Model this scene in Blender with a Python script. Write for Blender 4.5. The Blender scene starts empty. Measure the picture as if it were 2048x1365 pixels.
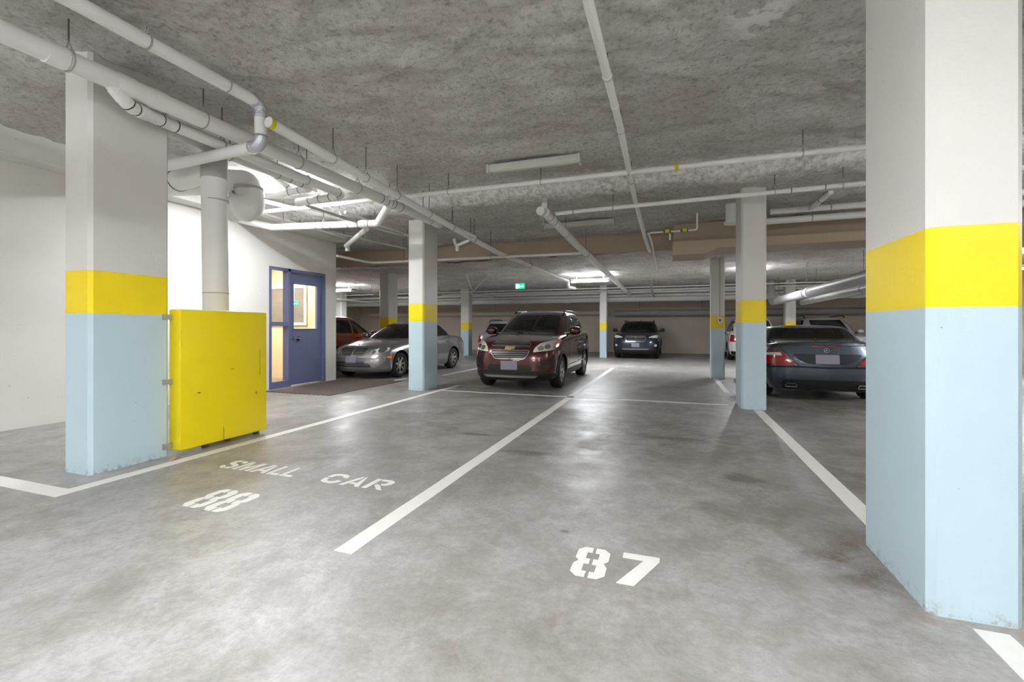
import bpy, bmesh, math, random
from mathutils import Vector, Matrix, noise
from mathutils.bvhtree import BVHTree

random.seed(7)
scene = bpy.context.scene
COL = scene.collection
PI = math.pi

# ---------------------------------------------------------------- camera
FPX = 915.0
YAW = math.atan((1345 - 1024) / FPX)
cam_data = bpy.data.cameras.new('camera')
cam_data.sensor_width = 36.0
cam_data.lens = 36.0 * FPX / 2048.0
cam_data.shift_y = -(682.5 - 655.0) / 2048.0
cam_data.clip_start = 0.05
cam = bpy.data.objects.new('camera', cam_data)
cam.location = (0, 0, 1.25)
cam.rotation_euler = (PI / 2, 0, YAW)
COL.objects.link(cam)
scene.camera = cam

# ---------------------------------------------------------------- world, exposure
world = bpy.data.worlds.new('world')
scene.world = world
world.use_nodes = True
world.node_tree.nodes['Background'].inputs[0].default_value = (0.9, 0.95, 1.0, 1)
world.node_tree.nodes['Background'].inputs[1].default_value = 0.02
scene.view_settings.view_transform = 'Standard'
scene.view_settings.look = 'None'
scene.view_settings.exposure = 1.08
scene.view_settings.gamma = 1.0
scene.view_settings.use_curve_mapping = False
TUBE_POWER = 42.0      # emission strength of a lit fluorescent tube


# ---------------------------------------------------------------- helpers
def lin(c):
    return tuple(((v / 255) / 12.92 if v / 255 <= 0.04045 else ((v / 255 + 0.055) / 1.055) ** 2.4) for v in c)


def px_z(px, py, z):
    """world point at height z that the photograph shows at a pixel"""
    u = (px - 1024) / FPX
    v = (655 - py) / FPX
    t = (z - 1.25) / v
    return Vector(((-math.sin(YAW) + math.cos(YAW) * u) * t, (math.cos(YAW) + math.sin(YAW) * u) * t, z))


def tag(o, label=None, cat=None, group=None, kind=None):
    if label: o['label'] = label
    if cat: o['category'] = cat
    if group: o['group'] = group
    if kind: o['kind'] = kind
    return o


def empty(name, loc=(0, 0, 0), rz=0.0, label=None, cat=None, group=None):
    o = bpy.data.objects.new(name, None)
    o.empty_display_size = 0.1
    o.location = loc
    o.rotation_euler = (0, 0, rz)
    COL.objects.link(o)
    return tag(o, label, cat, group)


def obj(name, bm, mats, parent=None, smooth=False, label=None, cat=None, group=None, kind=None, origin=None, angle=None):
    me = bpy.data.meshes.new(name)
    if origin is not None:
        bmesh.ops.translate(bm, verts=bm.verts, vec=-Vector(origin))
    bm.normal_update()
    bm.to_mesh(me)
    bm.free()
    if not isinstance(mats, (list, tuple)):
        mats = [mats]
    for m in mats:
        me.materials.append(m)
    if smooth:
        me.polygons.foreach_set('use_smooth', [True] * len(me.polygons))
        if angle:
            me.set_sharp_from_angle(angle=math.radians(angle))
    o = bpy.data.objects.new(name, me)
    if origin is not None:
        o.location = origin
    COL.objects.link(o)
    if parent is not None:
        o.parent = parent
    return tag(o, label, cat, group, kind)


def box(bm, x0, x1, y0, y1, z0, z1, bevel=0.0, mi=0):
    r = bmesh.ops.create_cube(bm, size=1.0)
    vs = r['verts']
    for v in vs:
        v.co = Vector(((x0 + x1) / 2 + v.co.x * (x1 - x0), (y0 + y1) / 2 + v.co.y * (y1 - y0), (z0 + z1) / 2 + v.co.z * (z1 - z0)))
    fs = set(f for v in vs for f in v.link_faces)
    for f in fs: f.material_index = mi
    if bevel > 0:
        es = list(set(e for v in vs for e in v.link_edges))
        bmesh.ops.bevel(bm, geom=es, offset=bevel, segments=2, affect='EDGES', profile=0.5)
    return bm


def new_box(*a, **k):
    return box(bmesh.new(), *a, **k)


def fillet(pts, r, n=6):
    pts = [Vector(p) for p in pts]
    if len(pts) < 3 or r <= 0:
        return pts
    out = [pts[0]]
    for i in range(1, len(pts) - 1):
        a, b, c = pts[i - 1], pts[i], pts[i + 1]
        d1 = (a - b); d2 = (c - b)
        ang = d1.angle(d2)
        if ang > PI - 0.02:
            out.append(b); continue
        t = min(r / math.tan(ang / 2), d1.length * 0.49, d2.length * 0.49)
        p1 = b + d1.normalized() * t
        p2 = b + d2.normalized() * t
        for k in range(n + 1):
            s = k / n
            out.append((1 - s) ** 2 * p1 + 2 * s * (1 - s) * b + s * s * p2)
    out.append(pts[-1])
    return out


def sweep(bm, pts, r, seg=16, cap=True, mi=0):
    """a round tube; r is one radius or one per point"""
    pts = [Vector(p) for p in pts]
    rs = r if isinstance(r, (list, tuple)) else [r] * len(pts)
    t0 = (pts[1] - pts[0]).normalized()
    nrm = t0.orthogonal().normalized()
    rings = []
    tp = t0
    for i, p in enumerate(pts):
        if i == 0: t = t0
        elif i == len(pts) - 1: t = (pts[i] - pts[i - 1]).normalized()
        else: t = ((pts[i + 1] - p).normalized() + (p - pts[i - 1]).normalized()).normalized()
        q = tp.rotation_difference(t)
        nrm = q @ nrm
        nrm = (nrm - t * nrm.dot(t)).normalized()
        bn = t.cross(nrm)
        tp = t
        rings.append([bm.verts.new(p + (nrm * math.cos(2 * PI * k / seg) + bn * math.sin(2 * PI * k / seg)) * rs[i]) for k in range(seg)])
    for a, b in zip(rings, rings[1:]):
        for k in range(seg):
            f = bm.faces.new((a[k], a[(k + 1) % seg], b[(k + 1) % seg], b[k]))
            f.material_index = mi
    if cap:
        bm.faces.new(list(reversed(rings[0]))).material_index = mi
        bm.faces.new(rings[-1]).material_index = mi
    return bm


def cyl(bm, p0, p1, r, seg=16, mi=0):
    return sweep(bm, [p0, p1], r, seg, True, mi)


def prism(bm, pts2, z0, z1):
    """vertical prism from a plan outline"""
    a = [bm.verts.new((x, y, z0)) for x, y in pts2]
    b = [bm.verts.new((x, y, z1)) for x, y in pts2]
    n = len(pts2)
    bm.faces.new(list(reversed(a))); bm.faces.new(b)
    for i in range(n):
        bm.faces.new((a[i], a[(i + 1) % n], b[(i + 1) % n], b[i]))
    bmesh.ops.recalc_face_normals(bm, faces=bm.faces)
    return bm


# ---------------------------------------------------------------- materials
MATS = {}


def mat(name, rgb, rough=0.5, metal=0.0, coat=0.0, spec=0.5, emit=None, estr=0.0, bump=0.0, bscale=40.0, vary=0.0, vscale=5.0, alpha=None, trans=0.0):
    m = bpy.data.materials.new(name)
    m.use_nodes = True
    nt = m.node_tree
    b = nt.nodes['Principled BSDF']
    c = lin(rgb) + (1,)
    b.inputs['Base Color'].default_value = c
    b.inputs['Roughness'].default_value = rough
    b.inputs['Metallic'].default_value = metal
    b.inputs['Coat Weight'].default_value = coat
    b.inputs['Coat Roughness'].default_value = 0.04
    b.inputs['Specular IOR Level'].default_value = spec
    b.inputs['Transmission Weight'].default_value = trans
    if emit:
        b.inputs['Emission Color'].default_value = lin(emit) + (1,)
        b.inputs['Emission Strength'].default_value = estr
    tc = nt.nodes.new('ShaderNodeTexCoord')
    if vary > 0:
        n = nt.nodes.new('ShaderNodeTexNoise'); n.inputs['Scale'].default_value = vscale; n.inputs['Detail'].default_value = 6
        nt.links.new(tc.outputs['Object'], n.inputs['Vector'])
        mx = nt.nodes.new('ShaderNodeMix'); mx.data_type = 'RGBA'
        mx.inputs[6].default_value = tuple(v * (1 - vary) for v in c[:3]) + (1,)
        mx.inputs[7].default_value = tuple(min(1, v * (1 + vary)) for v in c[:3]) + (1,)
        nt.links.new(n.outputs['Fac'], mx.inputs[0])
        nt.links.new(mx.outputs[2], b.inputs['Base Color'])
    if bump > 0:
        n = nt.nodes.new('ShaderNodeTexNoise'); n.inputs['Scale'].default_value = bscale; n.inputs['Detail'].default_value = 5
        nt.links.new(tc.outputs['Object'], n.inputs['Vector'])
        bp = nt.nodes.new('ShaderNodeBump'); bp.inputs['Strength'].default_value = bump; bp.inputs['Distance'].default_value = 0.01
        nt.links.new(n.outputs['Fac'], bp.inputs['Height'])
        nt.links.new(bp.outputs['Normal'], b.inputs['Normal'])
    MATS[name] = m
    return m


class NT:
    """small node builder"""
    def __init__(s, name):
        s.m = bpy.data.materials.new(name); s.m.use_nodes = True
        s.t = s.m.node_tree; s.b = s.t.nodes['Principled BSDF']
        s.tc = s.t.nodes.new('ShaderNodeTexCoord').outputs['Object']
        s.pos = s.t.nodes.new('ShaderNodeNewGeometry').outputs['Position']

    def link(s, a, b): s.t.links.new(a, b)

    def noise(s, scale, detail=5, rough=0.55, vec=None, dist=0.0, ramp=None):
        n = s.t.nodes.new('ShaderNodeTexNoise'); n.inputs['Scale'].default_value = scale
        n.inputs['Detail'].default_value = detail; n.inputs['Roughness'].default_value = rough; n.inputs['Distortion'].default_value = dist
        s.link(vec or s.pos, n.inputs['Vector'])
        return s.ramp(n.outputs['Fac'], *ramp) if ramp else n.outputs['Fac']

    def vor(s, scale, vec=None, ramp=None):
        n = s.t.nodes.new('ShaderNodeTexVoronoi'); n.inputs['Scale'].default_value = scale
        s.link(vec or s.pos, n.inputs['Vector'])
        return s.ramp(n.outputs['Distance'], *ramp) if ramp else n.outputs['Distance']

    def ramp(s, v, a, b, lo=0.0, hi=1.0):
        n = s.t.nodes.new('ShaderNodeMapRange'); n.inputs[1].default_value = a; n.inputs[2].default_value = b
        n.inputs[3].default_value = lo; n.inputs[4].default_value = hi; n.clamp = True
        s.link(v, n.inputs[0]); return n.outputs[0]

    def math(s, op, a, b=None):
        n = s.t.nodes.new('ShaderNodeMath'); n.operation = op
        for i, v in enumerate((a, b)):
            if v is None: continue
            if isinstance(v, (int, float)): n.inputs[i].default_value = v
            else: s.link(v, n.inputs[i])
        return n.outputs[0]

    def mix(s, f, a, b, mode='MIX'):
        n = s.t.nodes.new('ShaderNodeMix'); n.data_type = 'RGBA'; n.blend_type = mode
        for i, v in ((0, f), (6, a), (7, b)):
            if isinstance(v, (int, float)): n.inputs[i].default_value = v
            elif isinstance(v, tuple): n.inputs[i].default_value = v + (1,) if len(v) == 3 else v
            else: s.link(v, n.inputs[i])
        return n.outputs[2]

    def sep(s, vec):
        n = s.t.nodes.new('ShaderNodeSeparateXYZ'); s.link(vec, n.inputs[0]); return n.outputs

    def scale(s, vec, v):
        n = s.t.nodes.new('ShaderNodeMapping'); n.inputs['Scale'].default_value = v; s.link(vec, n.inputs['Vector']); return n.outputs[0]

    def bump(s, h, strength=0.5, dist=0.01, prev=None):
        n = s.t.nodes.new('ShaderNodeBump'); n.inputs['Strength'].default_value = strength; n.inputs['Distance'].default_value = dist
        s.link(h, n.inputs['Height'])
        if prev: s.link(prev, n.inputs['Normal'])
        return n.outputs['Normal']

    def dist_to(s, p, scale=(1, 1, 1)):
        a = s.t.nodes.new('ShaderNodeVectorMath'); a.operation = 'SUBTRACT'; s.link(s.pos, a.inputs[0]); a.inputs[1].default_value = p
        b = s.t.nodes.new('ShaderNodeVectorMath'); b.operation = 'MULTIPLY'; s.link(a.outputs[0], b.inputs[0]); b.inputs[1].default_value = scale
        c = s.t.nodes.new('ShaderNodeVectorMath'); c.operation = 'LENGTH'; s.link(b.outputs[0], c.inputs[0]); return c.outputs[1] if len(c.outputs) > 1 else c.outputs[0]

    def done(s, color, rough, normal=None):
        for v, k in ((color, 'Base Color'), (rough, 'Roughness'), (normal, 'Normal')):
            if v is None: continue
            if isinstance(v, (int, float)): s.b.inputs[k].default_value = v
            elif isinstance(v, tuple): s.b.inputs[k].default_value = v + (1,)
            else: s.link(v, s.b.inputs[k])
        return s.m


def floor_material():
    t = NT('stained_concrete')
    big = t.noise(0.45, 6, 0.6, ramp=(0.38, 0.62))
    mid = t.noise(1.7, 9, 0.7, dist=0.6, ramp=(0.44, 0.60))
    fine = t.noise(9.0, 8, 0.7, ramp=(0.3, 0.7))
    col = t.mix(big, lin((146, 144, 141)), lin((174, 172, 170)))
    col = t.mix(t.math('MULTIPLY', mid, 0.55), col, lin((126, 121, 114)))
    cloud = t.noise(5.5, 10, 0.8, dist=0.6, ramp=(0.46, 0.60))
    col = t.mix(t.math('MULTIPLY', cloud, 0.34), col, lin((112, 107, 100)))
    pale = t.noise(3.1, 10, 0.8, dist=0.5, ramp=(0.50, 0.64))
    col = t.mix(t.math('MULTIPLY', pale, 0.35), col, lin((192, 190, 187)))
    col = t.mix(t.math('MULTIPLY', fine, 0.30), col, lin((118, 113, 107)))
    grit = t.noise(26, 8, 0.8, ramp=(0.46, 0.68))
    col = t.mix(t.math('MULTIPLY', grit, 0.36), col, lin((98, 93, 86)))
    # dark tyre and oil grime mid-stall, plus brown patches below cars and by pillars
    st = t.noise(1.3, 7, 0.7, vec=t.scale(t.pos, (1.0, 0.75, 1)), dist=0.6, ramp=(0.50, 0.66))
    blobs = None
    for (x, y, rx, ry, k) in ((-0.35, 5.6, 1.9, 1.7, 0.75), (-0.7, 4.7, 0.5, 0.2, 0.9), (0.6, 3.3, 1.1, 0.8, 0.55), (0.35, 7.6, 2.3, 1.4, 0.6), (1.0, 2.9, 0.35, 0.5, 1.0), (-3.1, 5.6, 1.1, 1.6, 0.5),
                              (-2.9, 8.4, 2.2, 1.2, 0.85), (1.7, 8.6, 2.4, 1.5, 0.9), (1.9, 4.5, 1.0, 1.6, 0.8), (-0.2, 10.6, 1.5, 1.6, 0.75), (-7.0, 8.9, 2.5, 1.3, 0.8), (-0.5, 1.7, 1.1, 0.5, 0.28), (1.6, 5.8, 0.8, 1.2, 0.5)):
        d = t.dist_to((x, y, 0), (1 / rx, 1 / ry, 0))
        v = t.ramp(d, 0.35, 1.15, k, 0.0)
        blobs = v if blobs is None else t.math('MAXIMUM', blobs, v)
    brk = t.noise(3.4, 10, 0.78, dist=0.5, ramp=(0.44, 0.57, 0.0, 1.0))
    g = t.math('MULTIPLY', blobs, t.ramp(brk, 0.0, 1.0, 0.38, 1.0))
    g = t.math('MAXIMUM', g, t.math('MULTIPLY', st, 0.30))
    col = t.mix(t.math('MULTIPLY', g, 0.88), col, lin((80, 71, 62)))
    # small black spots
    sp = t.vor(3.1, ramp=(0.008, 0.03, 1.0, 0.0))
    col = t.mix(t.math('MULTIPLY', t.math('MULTIPLY', sp, t.noise(2.2, 2, ramp=(0.52, 0.60))), 0.7), col, lin((62, 56, 50)))
    for (x, y, rx, ry) in ((0.02, 5.45, .42, .10), (-1.35, 4.35, .30, .10), (0.55, 4.2, .18, .16), (-0.62, 2.75, .04, .03), (-2.2, 4.9, .25, .06)):
        v = t.ramp(t.math('ADD', t.dist_to((x, y, 0), (1 / rx, 1 / ry, 0)), t.noise(9, 8, 0.8, ramp=(0.3, 0.7, -0.6, 0.6))), 0.55, 1.0, 1, 0)
        col = t.mix(t.math('MULTIPLY', v, 0.62), col, lin((70, 62, 54)))
    # rusty brown patch beside the right pillar, ochre tinge beside the stencil
    r1 = t.math('MULTIPLY', t.ramp(t.dist_to((1.05, 2.95, 0), (1 / .35, 1 / .4, 0)), 0.3, 1.1, 1, 0), brk)
    col = t.mix(t.math('MULTIPLY', r1, 0.6), col, lin((104, 82, 66)))
    r2 = t.math('MULTIPLY', t.ramp(t.dist_to((-3.75, 3.45, 0), (1 / .55, 1 / .5, 0)), 0.2, 1.1, 1, 0), brk)
    col = t.mix(t.math('MULTIPLY', r2, 0.45), col, lin((140, 128, 92)))
    rim = t.math('MULTIPLY', t.ramp(t.dist_to((1.22, 2.44, 0), (1 / .28, 1 / .07, 0)), 0.5, 1.1, 1, 0), brk)
    col = t.mix(t.math('MULTIPLY', rim, 0.8), col, lin((140, 112, 88)))
    rough = t.math('ADD', t.noise(2.0, 6, 0.65, ramp=(0.3, 0.7, 0.30, 0.50)), t.math('MULTIPLY', g, 0.06))
    nrm = t.bump(t.noise(1.6, 6, 0.6), 0.35, 0.03)
    nrm = t.bump(t.noise(70, 5, 0.6), 0.12, 0.004, nrm)
    return t.done(col, rough, nrm)


def paint_wall_material(name, rgb, dirt=0.10, holes=True, lines=False):
    t = NT(name)
    c = lin(rgb)
    v = t.noise(1.2, 6, 0.6, ramp=(0.35, 0.7))
    col = t.mix(t.math('MULTIPLY', v, dirt), c, tuple(x * 0.72 for x in c))
    if holes:
        h = t.vor(9.0, ramp=(0.035, 0.06, 1.0, 0.0))
        h = t.math('MULTIPLY', h, t.noise(5.0, 2, ramp=(0.50, 0.56)))
        col = t.mix(t.math('MULTIPLY', h, 0.75), col, lin((70, 64, 58)))
        nrm = t.bump(t.math('ADD', t.noise(60, 4, 0.6), t.math('MULTIPLY', h, -2.0)), 0.18, 0.004)
    else:
        nrm = t.bump(t.noise(60, 4, 0.6), 0.18, 0.004)
    return t.done(col, 0.55, nrm)


def banded_material(name, z_blue, z_yellow, worn=0.0):
    t = NT(name)
    z = t.sep(t.tc)[2]
    wob = t.math('MULTIPLY', t.math('SUBTRACT', t.noise(14, 3), 0.5), 0.006)
    zz = t.math('ADD', z, wob)
    white = lin((216, 213, 208)); yel = lin((244, 216, 0)); blue = lin((190, 211, 221))
    isw = t.ramp(zz, z_yellow - 0.0015, z_yellow + 0.0015)
    isy = t.ramp(zz, z_blue - 0.0015, z_blue + 0.0015)
    col = t.mix(isy, blue, yel)
    col = t.mix(isw, col, white)
    v = t.noise(1.5, 6, 0.6, ramp=(0.35, 0.7))
    col = t.mix(t.math('MULTIPLY', v, 0.10 + worn), col, t.mix(0.5, col, lin((120, 116, 110))))
    h = t.math('MULTIPLY', t.vor(11.0, ramp=(0.03, 0.055, 1.0, 0.0)), t.noise(4.0, 2, ramp=(0.50, 0.56)))
    col = t.mix(t.math('MULTIPLY', h, 0.75), col, lin((84, 82, 78)))
    # scuffed, chipped paint along the foot
    foot = t.math('MULTIPLY', t.ramp(z, 0.0, 0.07, 1, 0), t.noise(22, 6, 0.7, ramp=(0.50, 0.62)))
    col = t.mix(t.math('MULTIPLY', foot, 0.8), col, lin((146, 132, 118)))
    nrm = t.bump(t.math('ADD', t.noise(45, 5, 0.65), t.math('MULTIPLY', h, -2.0)), 0.22, 0.006)
    return t.done(col, 0.42, nrm)


def ceiling_material(dark=1.0):
    t = NT('sprayed_insulation')
    n1 = t.noise(1.1, 6, 0.6, ramp=(0.32, 0.70))
    n2 = t.noise(14, 8, 0.75, ramp=(0.30, 0.72))
    n3 = t.noise(5.0, 8, 0.8, dist=0.5, ramp=(0.60, 0.80))
    base = t.mix(n1, lin(tuple(v * dark for v in (216, 210, 204))), lin(tuple(v * dark for v in (246, 244, 240))))
    base = t.mix(t.math('MULTIPLY', n2, 0.35), base, lin((132, 126, 118)))
    base = t.mix(t.math('MULTIPLY', n3, 0.6), base, lin((108, 100, 90)))
    pit = t.noise(19, 5, 0.62, dist=0.3, ramp=(0.52, 0.72))
    base = t.mix(t.math('MULTIPLY', pit, 0.6), base, lin((120, 110, 100)))
    stain = t.noise(0.8, 6, 0.7, ramp=(0.50, 0.66))
    base = t.mix(t.math('MULTIPLY', stain, 0.30), base, lin((150, 138, 122)))
    # bare white tufts where the grey face has come away
    w = t.ramp(t.dist_to((0.62, 3.85, 3.5), (1 / .34, 1 / .5, 0)), 0.3, 1.0, 1, 0)
    w = t.math('MULTIPLY', w, t.noise(5.5, 6, 0.6, ramp=(0.46, 0.52)))
    base = t.mix(w, base, lin((255, 255, 253)))
    y = t.sep(t.pos)[1]
    s = t.math('MULTIPLY', t.ramp(y, 6.75, 7.0), t.ramp(y, 7.35, 7.55, 1, 0))  # lamp light on the ceiling step, painted in as a white strip
    s = t.math('MULTIPLY', s, t.noise(11, 7, 0.7, ramp=(0.40, 0.58)))
    base = t.mix(t.math('MULTIPLY', s, 0.95), base, lin((255, 255, 252)))
    nrm = t.bump(t.noise(13, 8, 0.75, dist=0.4), 0.8, 0.05)
    nrm = t.bump(t.noise(34, 8, 0.75), 0.7, 0.012, nrm)
    return t.done(base, 0.9, nrm)


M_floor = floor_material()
M_ceil = ceiling_material()
M_wall = paint_wall_material('painted_concrete_white', (224, 221, 215), 0.16)
M_farwall = paint_wall_material('painted_concrete_cream', (214, 201, 186), 0.2, holes=False)
M_beam = paint_wall_material('bare_beam_concrete', (186, 168, 146), 0.3, holes=False)
M_line = mat('line_paint', (220, 218, 213), 0.5, vary=0.06, vscale=12, bump=0.1)
M_pipe = mat('white_pipe', (232, 231, 228), 0.45, vary=0.05, vscale=3, bump=0.08, bscale=30)
M_pipe_grey = mat('grey_pipe', (176, 174, 172), 0.45, vary=0.08, vscale=3)
M_foil = mat('crinkled_foil', (205, 207, 214), 0.28, metal=0.7, bump=0.9, bscale=38)
M_clamp = mat('clamp_steel', (190, 188, 184), 0.35, metal=0.6)
M_band = mat('black_clamp_band', (84, 76, 70), 0.5)
M_rod = mat('hanger_rod', (112, 104, 96), 0.5, metal=0.4)
M_yellow = mat('yellow_paint', (240, 216, 0), 0.42, bump=0.06, bscale=8, vary=0.03, vscale=1.5)
M_tape = mat('yellow_tape', (205, 205, 20), 0.5)
M_gal = mat('galvanised', (176, 178, 178), 0.4, metal=0.6, vary=0.1, vscale=8)
M_rust = mat('rusty_steel', (112, 88, 66), 0.7, vary=0.3, vscale=20)
M_red = mat('red_paint', (176, 60, 36), 0.5)
M_bluedoor = mat('blue_grey_door_paint', (94, 101, 134), 0.35, vary=0.06, vscale=2)
M_cream = mat('cream_paint', (232, 214, 178), 0.7)
M_whiteframe = mat('white_window_frame', (232, 230, 226), 0.5)
M_chrome = mat('chrome', (220, 222, 224), 0.12, metal=1.0)
M_dark = mat('black_plastic', (24, 24, 25), 0.45)
M_rubber = mat('tyre_rubber', (28, 27, 27), 0.75, bump=0.2, bscale=60)
M_alloy = mat('alloy_wheel', (186, 184, 178), 0.25, metal=0.85)
M_carglass = mat('car_glass', (18, 24, 23), 0.05, spec=0.45)
M_lampglass = mat('headlamp_lens', (222, 220, 214), 0.08, coat=1.0, metal=0.15, vary=0.5, vscale=22)
M_amber = mat('amber_lens', (226, 118, 36), 0.15, coat=1.0)
M_redlens = mat('red_lens', (150, 12, 12), 0.12, coat=1.0)
M_plate = mat('blank_plate', (128, 124, 138), 0.5)
M_gold = mat('gold_badge', (206, 178, 110), 0.25, metal=0.8)
M_tube = mat('lit_tube', (255, 255, 255), 0.5, emit=(240, 247, 255), estr=TUBE_POWER)
M_lens = mat('unlit_lens', (196, 194, 184), 0.35)
M_housing = mat('lamp_housing', (196, 194, 190), 0.45)
M_black = mat('deep_black', (10, 10, 10), 0.8)
M_leaf = mat('dry_leaf', (196, 158, 92), 0.8)
M_matcol = None


def clear_glass():
    m = bpy.data.materials.new('window_glass'); m.use_nodes = True
    nt = m.node_tree; nt.nodes.clear()
    o = nt.nodes.new('ShaderNodeOutputMaterial'); a = nt.nodes.new('ShaderNodeBsdfTransparent'); g = nt.nodes.new('ShaderNodeBsdfGlossy')
    g.inputs['Roughness'].default_value = 0.02
    f = nt.nodes.new('ShaderNodeLayerWeight'); f.inputs['Blend'].default_value = 0.5
    pw = nt.nodes.new('ShaderNodeMath'); pw.operation = 'POWER'; pw.inputs[1].default_value = 5.0; nt.links.new(f.outputs['Facing'], pw.inputs[0])
    ml = nt.nodes.new('ShaderNodeMath'); ml.operation = 'MULTIPLY_ADD'; ml.inputs[1].default_value = 0.9; ml.inputs[2].default_value = 0.05; nt.links.new(pw.outputs[0], ml.inputs[0])
    x = nt.nodes.new('ShaderNodeMixShader'); nt.links.new(ml.outputs[0], x.inputs[0]); nt.links.new(a.outputs[0], x.inputs[1]); nt.links.new(g.outputs[0], x.inputs[2]); nt.links.new(x.outputs[0], o.inputs[0])
    return m


M_glass = clear_glass()

# ---------------------------------------------------------------- the setting
X_L, X_R, Y_N, Y_F = -18.0, 9.0, -7.0, 23.3
WALLX = -7.6
WALL_END = 8.94
Z0, Z1, Z2 = 3.60, 3.40, 2.98
BEAM_Y = 10.8

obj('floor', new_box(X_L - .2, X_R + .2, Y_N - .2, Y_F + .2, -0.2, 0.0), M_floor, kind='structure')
obj('wall_back', new_box(X_L - .2, X_R + .2, Y_F, Y_F + .2, 0, 3.8), M_farwall, kind='structure')
obj('wall_front', new_box(X_L - .2, X_R + .2, Y_N - .2, Y_N, 0, 3.9), M_wall, kind='structure')
obj('wall_right', new_box(X_R, X_R + .2, Y_N, Y_F, 0, 3.9), M_farwall, kind='structure')
obj('wall_left', new_box(X_L - .2, X_L, Y_N, Y_F, 0, 3.9), M_farwall, kind='structure')

# long white wall on the left with the opening for the door and its sidelight
DY0, DY1, DZ1 = 7.01, 8.57, 2.48
bm = bmesh.new()
box(bm, WALLX - .2, WALLX, Y_N, DY0, 0, 3.75)
box(bm, WALLX - .2, WALLX, DY1, WALL_END, 0, 3.75)
box(bm, WALLX - .2, WALLX, DY0, DY1, DZ1, 3.75)
obj('wall_lobby_side', bm, M_wall, kind='structure')
obj('wall_lobby_end', new_box(-12.5, WALLX - .2, WALL_END - .2, WALL_END, 0, 3.75), M_wall, kind='structure')
# lobby behind the door
bm = bmesh.new()
box(bm, -9.9, -9.8, 5.2, WALL_END - .2, 0, 2.9)
box(bm, -9.8, WALLX - .2, 5.2, 5.3, 0, 2.9)
box(bm, -9.8, WALLX - .2, 5.3, WALL_END - .2, 2.8, 2.9)
box(bm, -9.8, WALLX - .2, WALL_END - .24, WALL_END - .201, 0, 2.8)
obj('wall_lobby_inner', bm, M_cream, kind='structure')


def rough_ceiling(name, xs, ys, hf, amp, seed, m):
    bm = bmesh.new()
    grid = []
    for y in ys:
        row = []
        for x in xs:
            p = Vector((x * 2.3 + seed, y * 2.3, 0.3))
            n = noise.fractal(p, 0.75, 2.1, 5) * amp
            n -= noise.turbulence(Vector((x * 9, y * 9, seed)), 3, True) * amp * 0.55
            n += abs(noise.noise(Vector((x * 5.1, y * 5.1, seed + 4)))) * -amp * 0.5
            row.append(bm.verts.new((x, y, hf(x, y) + n)))
        grid.append(row)
    for a, b in zip(grid, grid[1:]):
        for i in range(len(a) - 1):
            bm.faces.new((a[i], b[i], b[i + 1], a[i + 1]))
    o = obj(name, bm, m, smooth=True, kind='structure')
    return o


def span(segs):
    out = []
    for a, b, s in segs:
        n = max(1, round((b - a) / s))
        out += [a + (b - a) * k / n for k in range(n)]
    out.append(segs[-1][1])
    return out


def h_near(x, y):
    e = 7.12 + 0.12 * noise.noise(Vector((x * 1.3, 2.0, 0)))
    t = min(1, max(0, (y - e + 0.12) / 0.30)); t = t * t * (3 - 2 * t)
    return Z0 + (Z1 - Z0) * t


rough_ceiling('ceiling', span([(X_L, -7.6, .25), (-7.6, 4.0, .045), (4.0, X_R, .2)]), span([(Y_N, 1.2, .2), (1.2, 6.6, .045), (6.6, 8.0, .03), (8.0, BEAM_Y, .06)]), h_near, 0.035, 1.7, M_ceil)
rough_ceiling('ceiling', span([(X_L, X_R, .11)]), span([(BEAM_Y, 17, .08), (17, Y_F, .15)]), lambda x, y: Z2, 0.045, 5.2, M_ceil)
obj('trim_1', new_box(X_L, X_R, BEAM_Y - 0.02, BEAM_Y + .45, Z2 - 0.01, Z1 + .1), M_beam, kind='structure')
# bulkhead along the top of the left wall
obj('trim_2', new_box(WALLX, -7.28, Y_N, WALL_END, 3.27, 3.75, bevel=0.01), M_wall, kind='structure')


# ---------------------------------------------------------------- pillars
def pillar(x0, x1, y0, y1, top, zb, zy, label, worn=0.0, name='pillar'):
    c = 0.028
    pts = [(x0 + c, y0), (x1 - c, y0), (x1, y0 + c), (x1, y1 - c), (x1 - c, y1), (x0 + c, y1), (x0, y1 - c), (x0, y0 + c)]
    bm = prism(bmesh.new(), pts, 0, top)
    m = banded_material('pillar_paint', zb, zy, worn)
    return obj(name, bm, m, label=label, cat='pillar', group='concrete pillars with blue and yellow bands', origin=((x0 + x1) / 2, (y0 + y1) / 2, 0))


pillar(1.05, 1.375, 2.475, 3.186, 3.62, 1.337, 1.685, 'large concrete pillar nearest the camera on the right, white over yellow over pale blue', 0.0)
p1 = pillar(-4.97, -4.62, 2.45, 3.10, 3.62, 1.37, 1.735, 'concrete pillar on the left beside the yellow steel box, white over yellow over pale blue')
pillar(-4.965, -4.61, 7.90, 8.48, 3.46, 1.368, 1.722, 'concrete pillar between the silver sedan and the dark red car')
pillar(0.99, 1.335, 7.75, 8.43, 3.46, 1.326, 1.667, 'concrete pillar immediately left of the dark grey coupe')
pillar(0.885, 1.19, 12.1, 12.5, 3.05, 1.226, 1.528, 'darker concrete pillar with a small white switch box on its yellow band', 0.15)
pillar(-2.83, -2.54, 18.9, 19.2, 3.05, 1.148, 1.455, 'slim far pillar immediately left of the dark crossover by the back wall')
pillar(-8.85, -8.44, 18.35, 18.7, 3.05, 1.15, 1.46, 'far pillar between the silver sedan boot and the dark red car')
pillar(-8.78, -8.42, 12.3, 12.8, 3.05, 1.23, 1.56, 'pillar rising directly behind the silver sedan roof', 0.1)
pillar(3.86, 4.20, 18.9, 19.25, 3.05, 1.15, 1.46, 'far pillar seen above the dark grey coupe roof')
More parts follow.
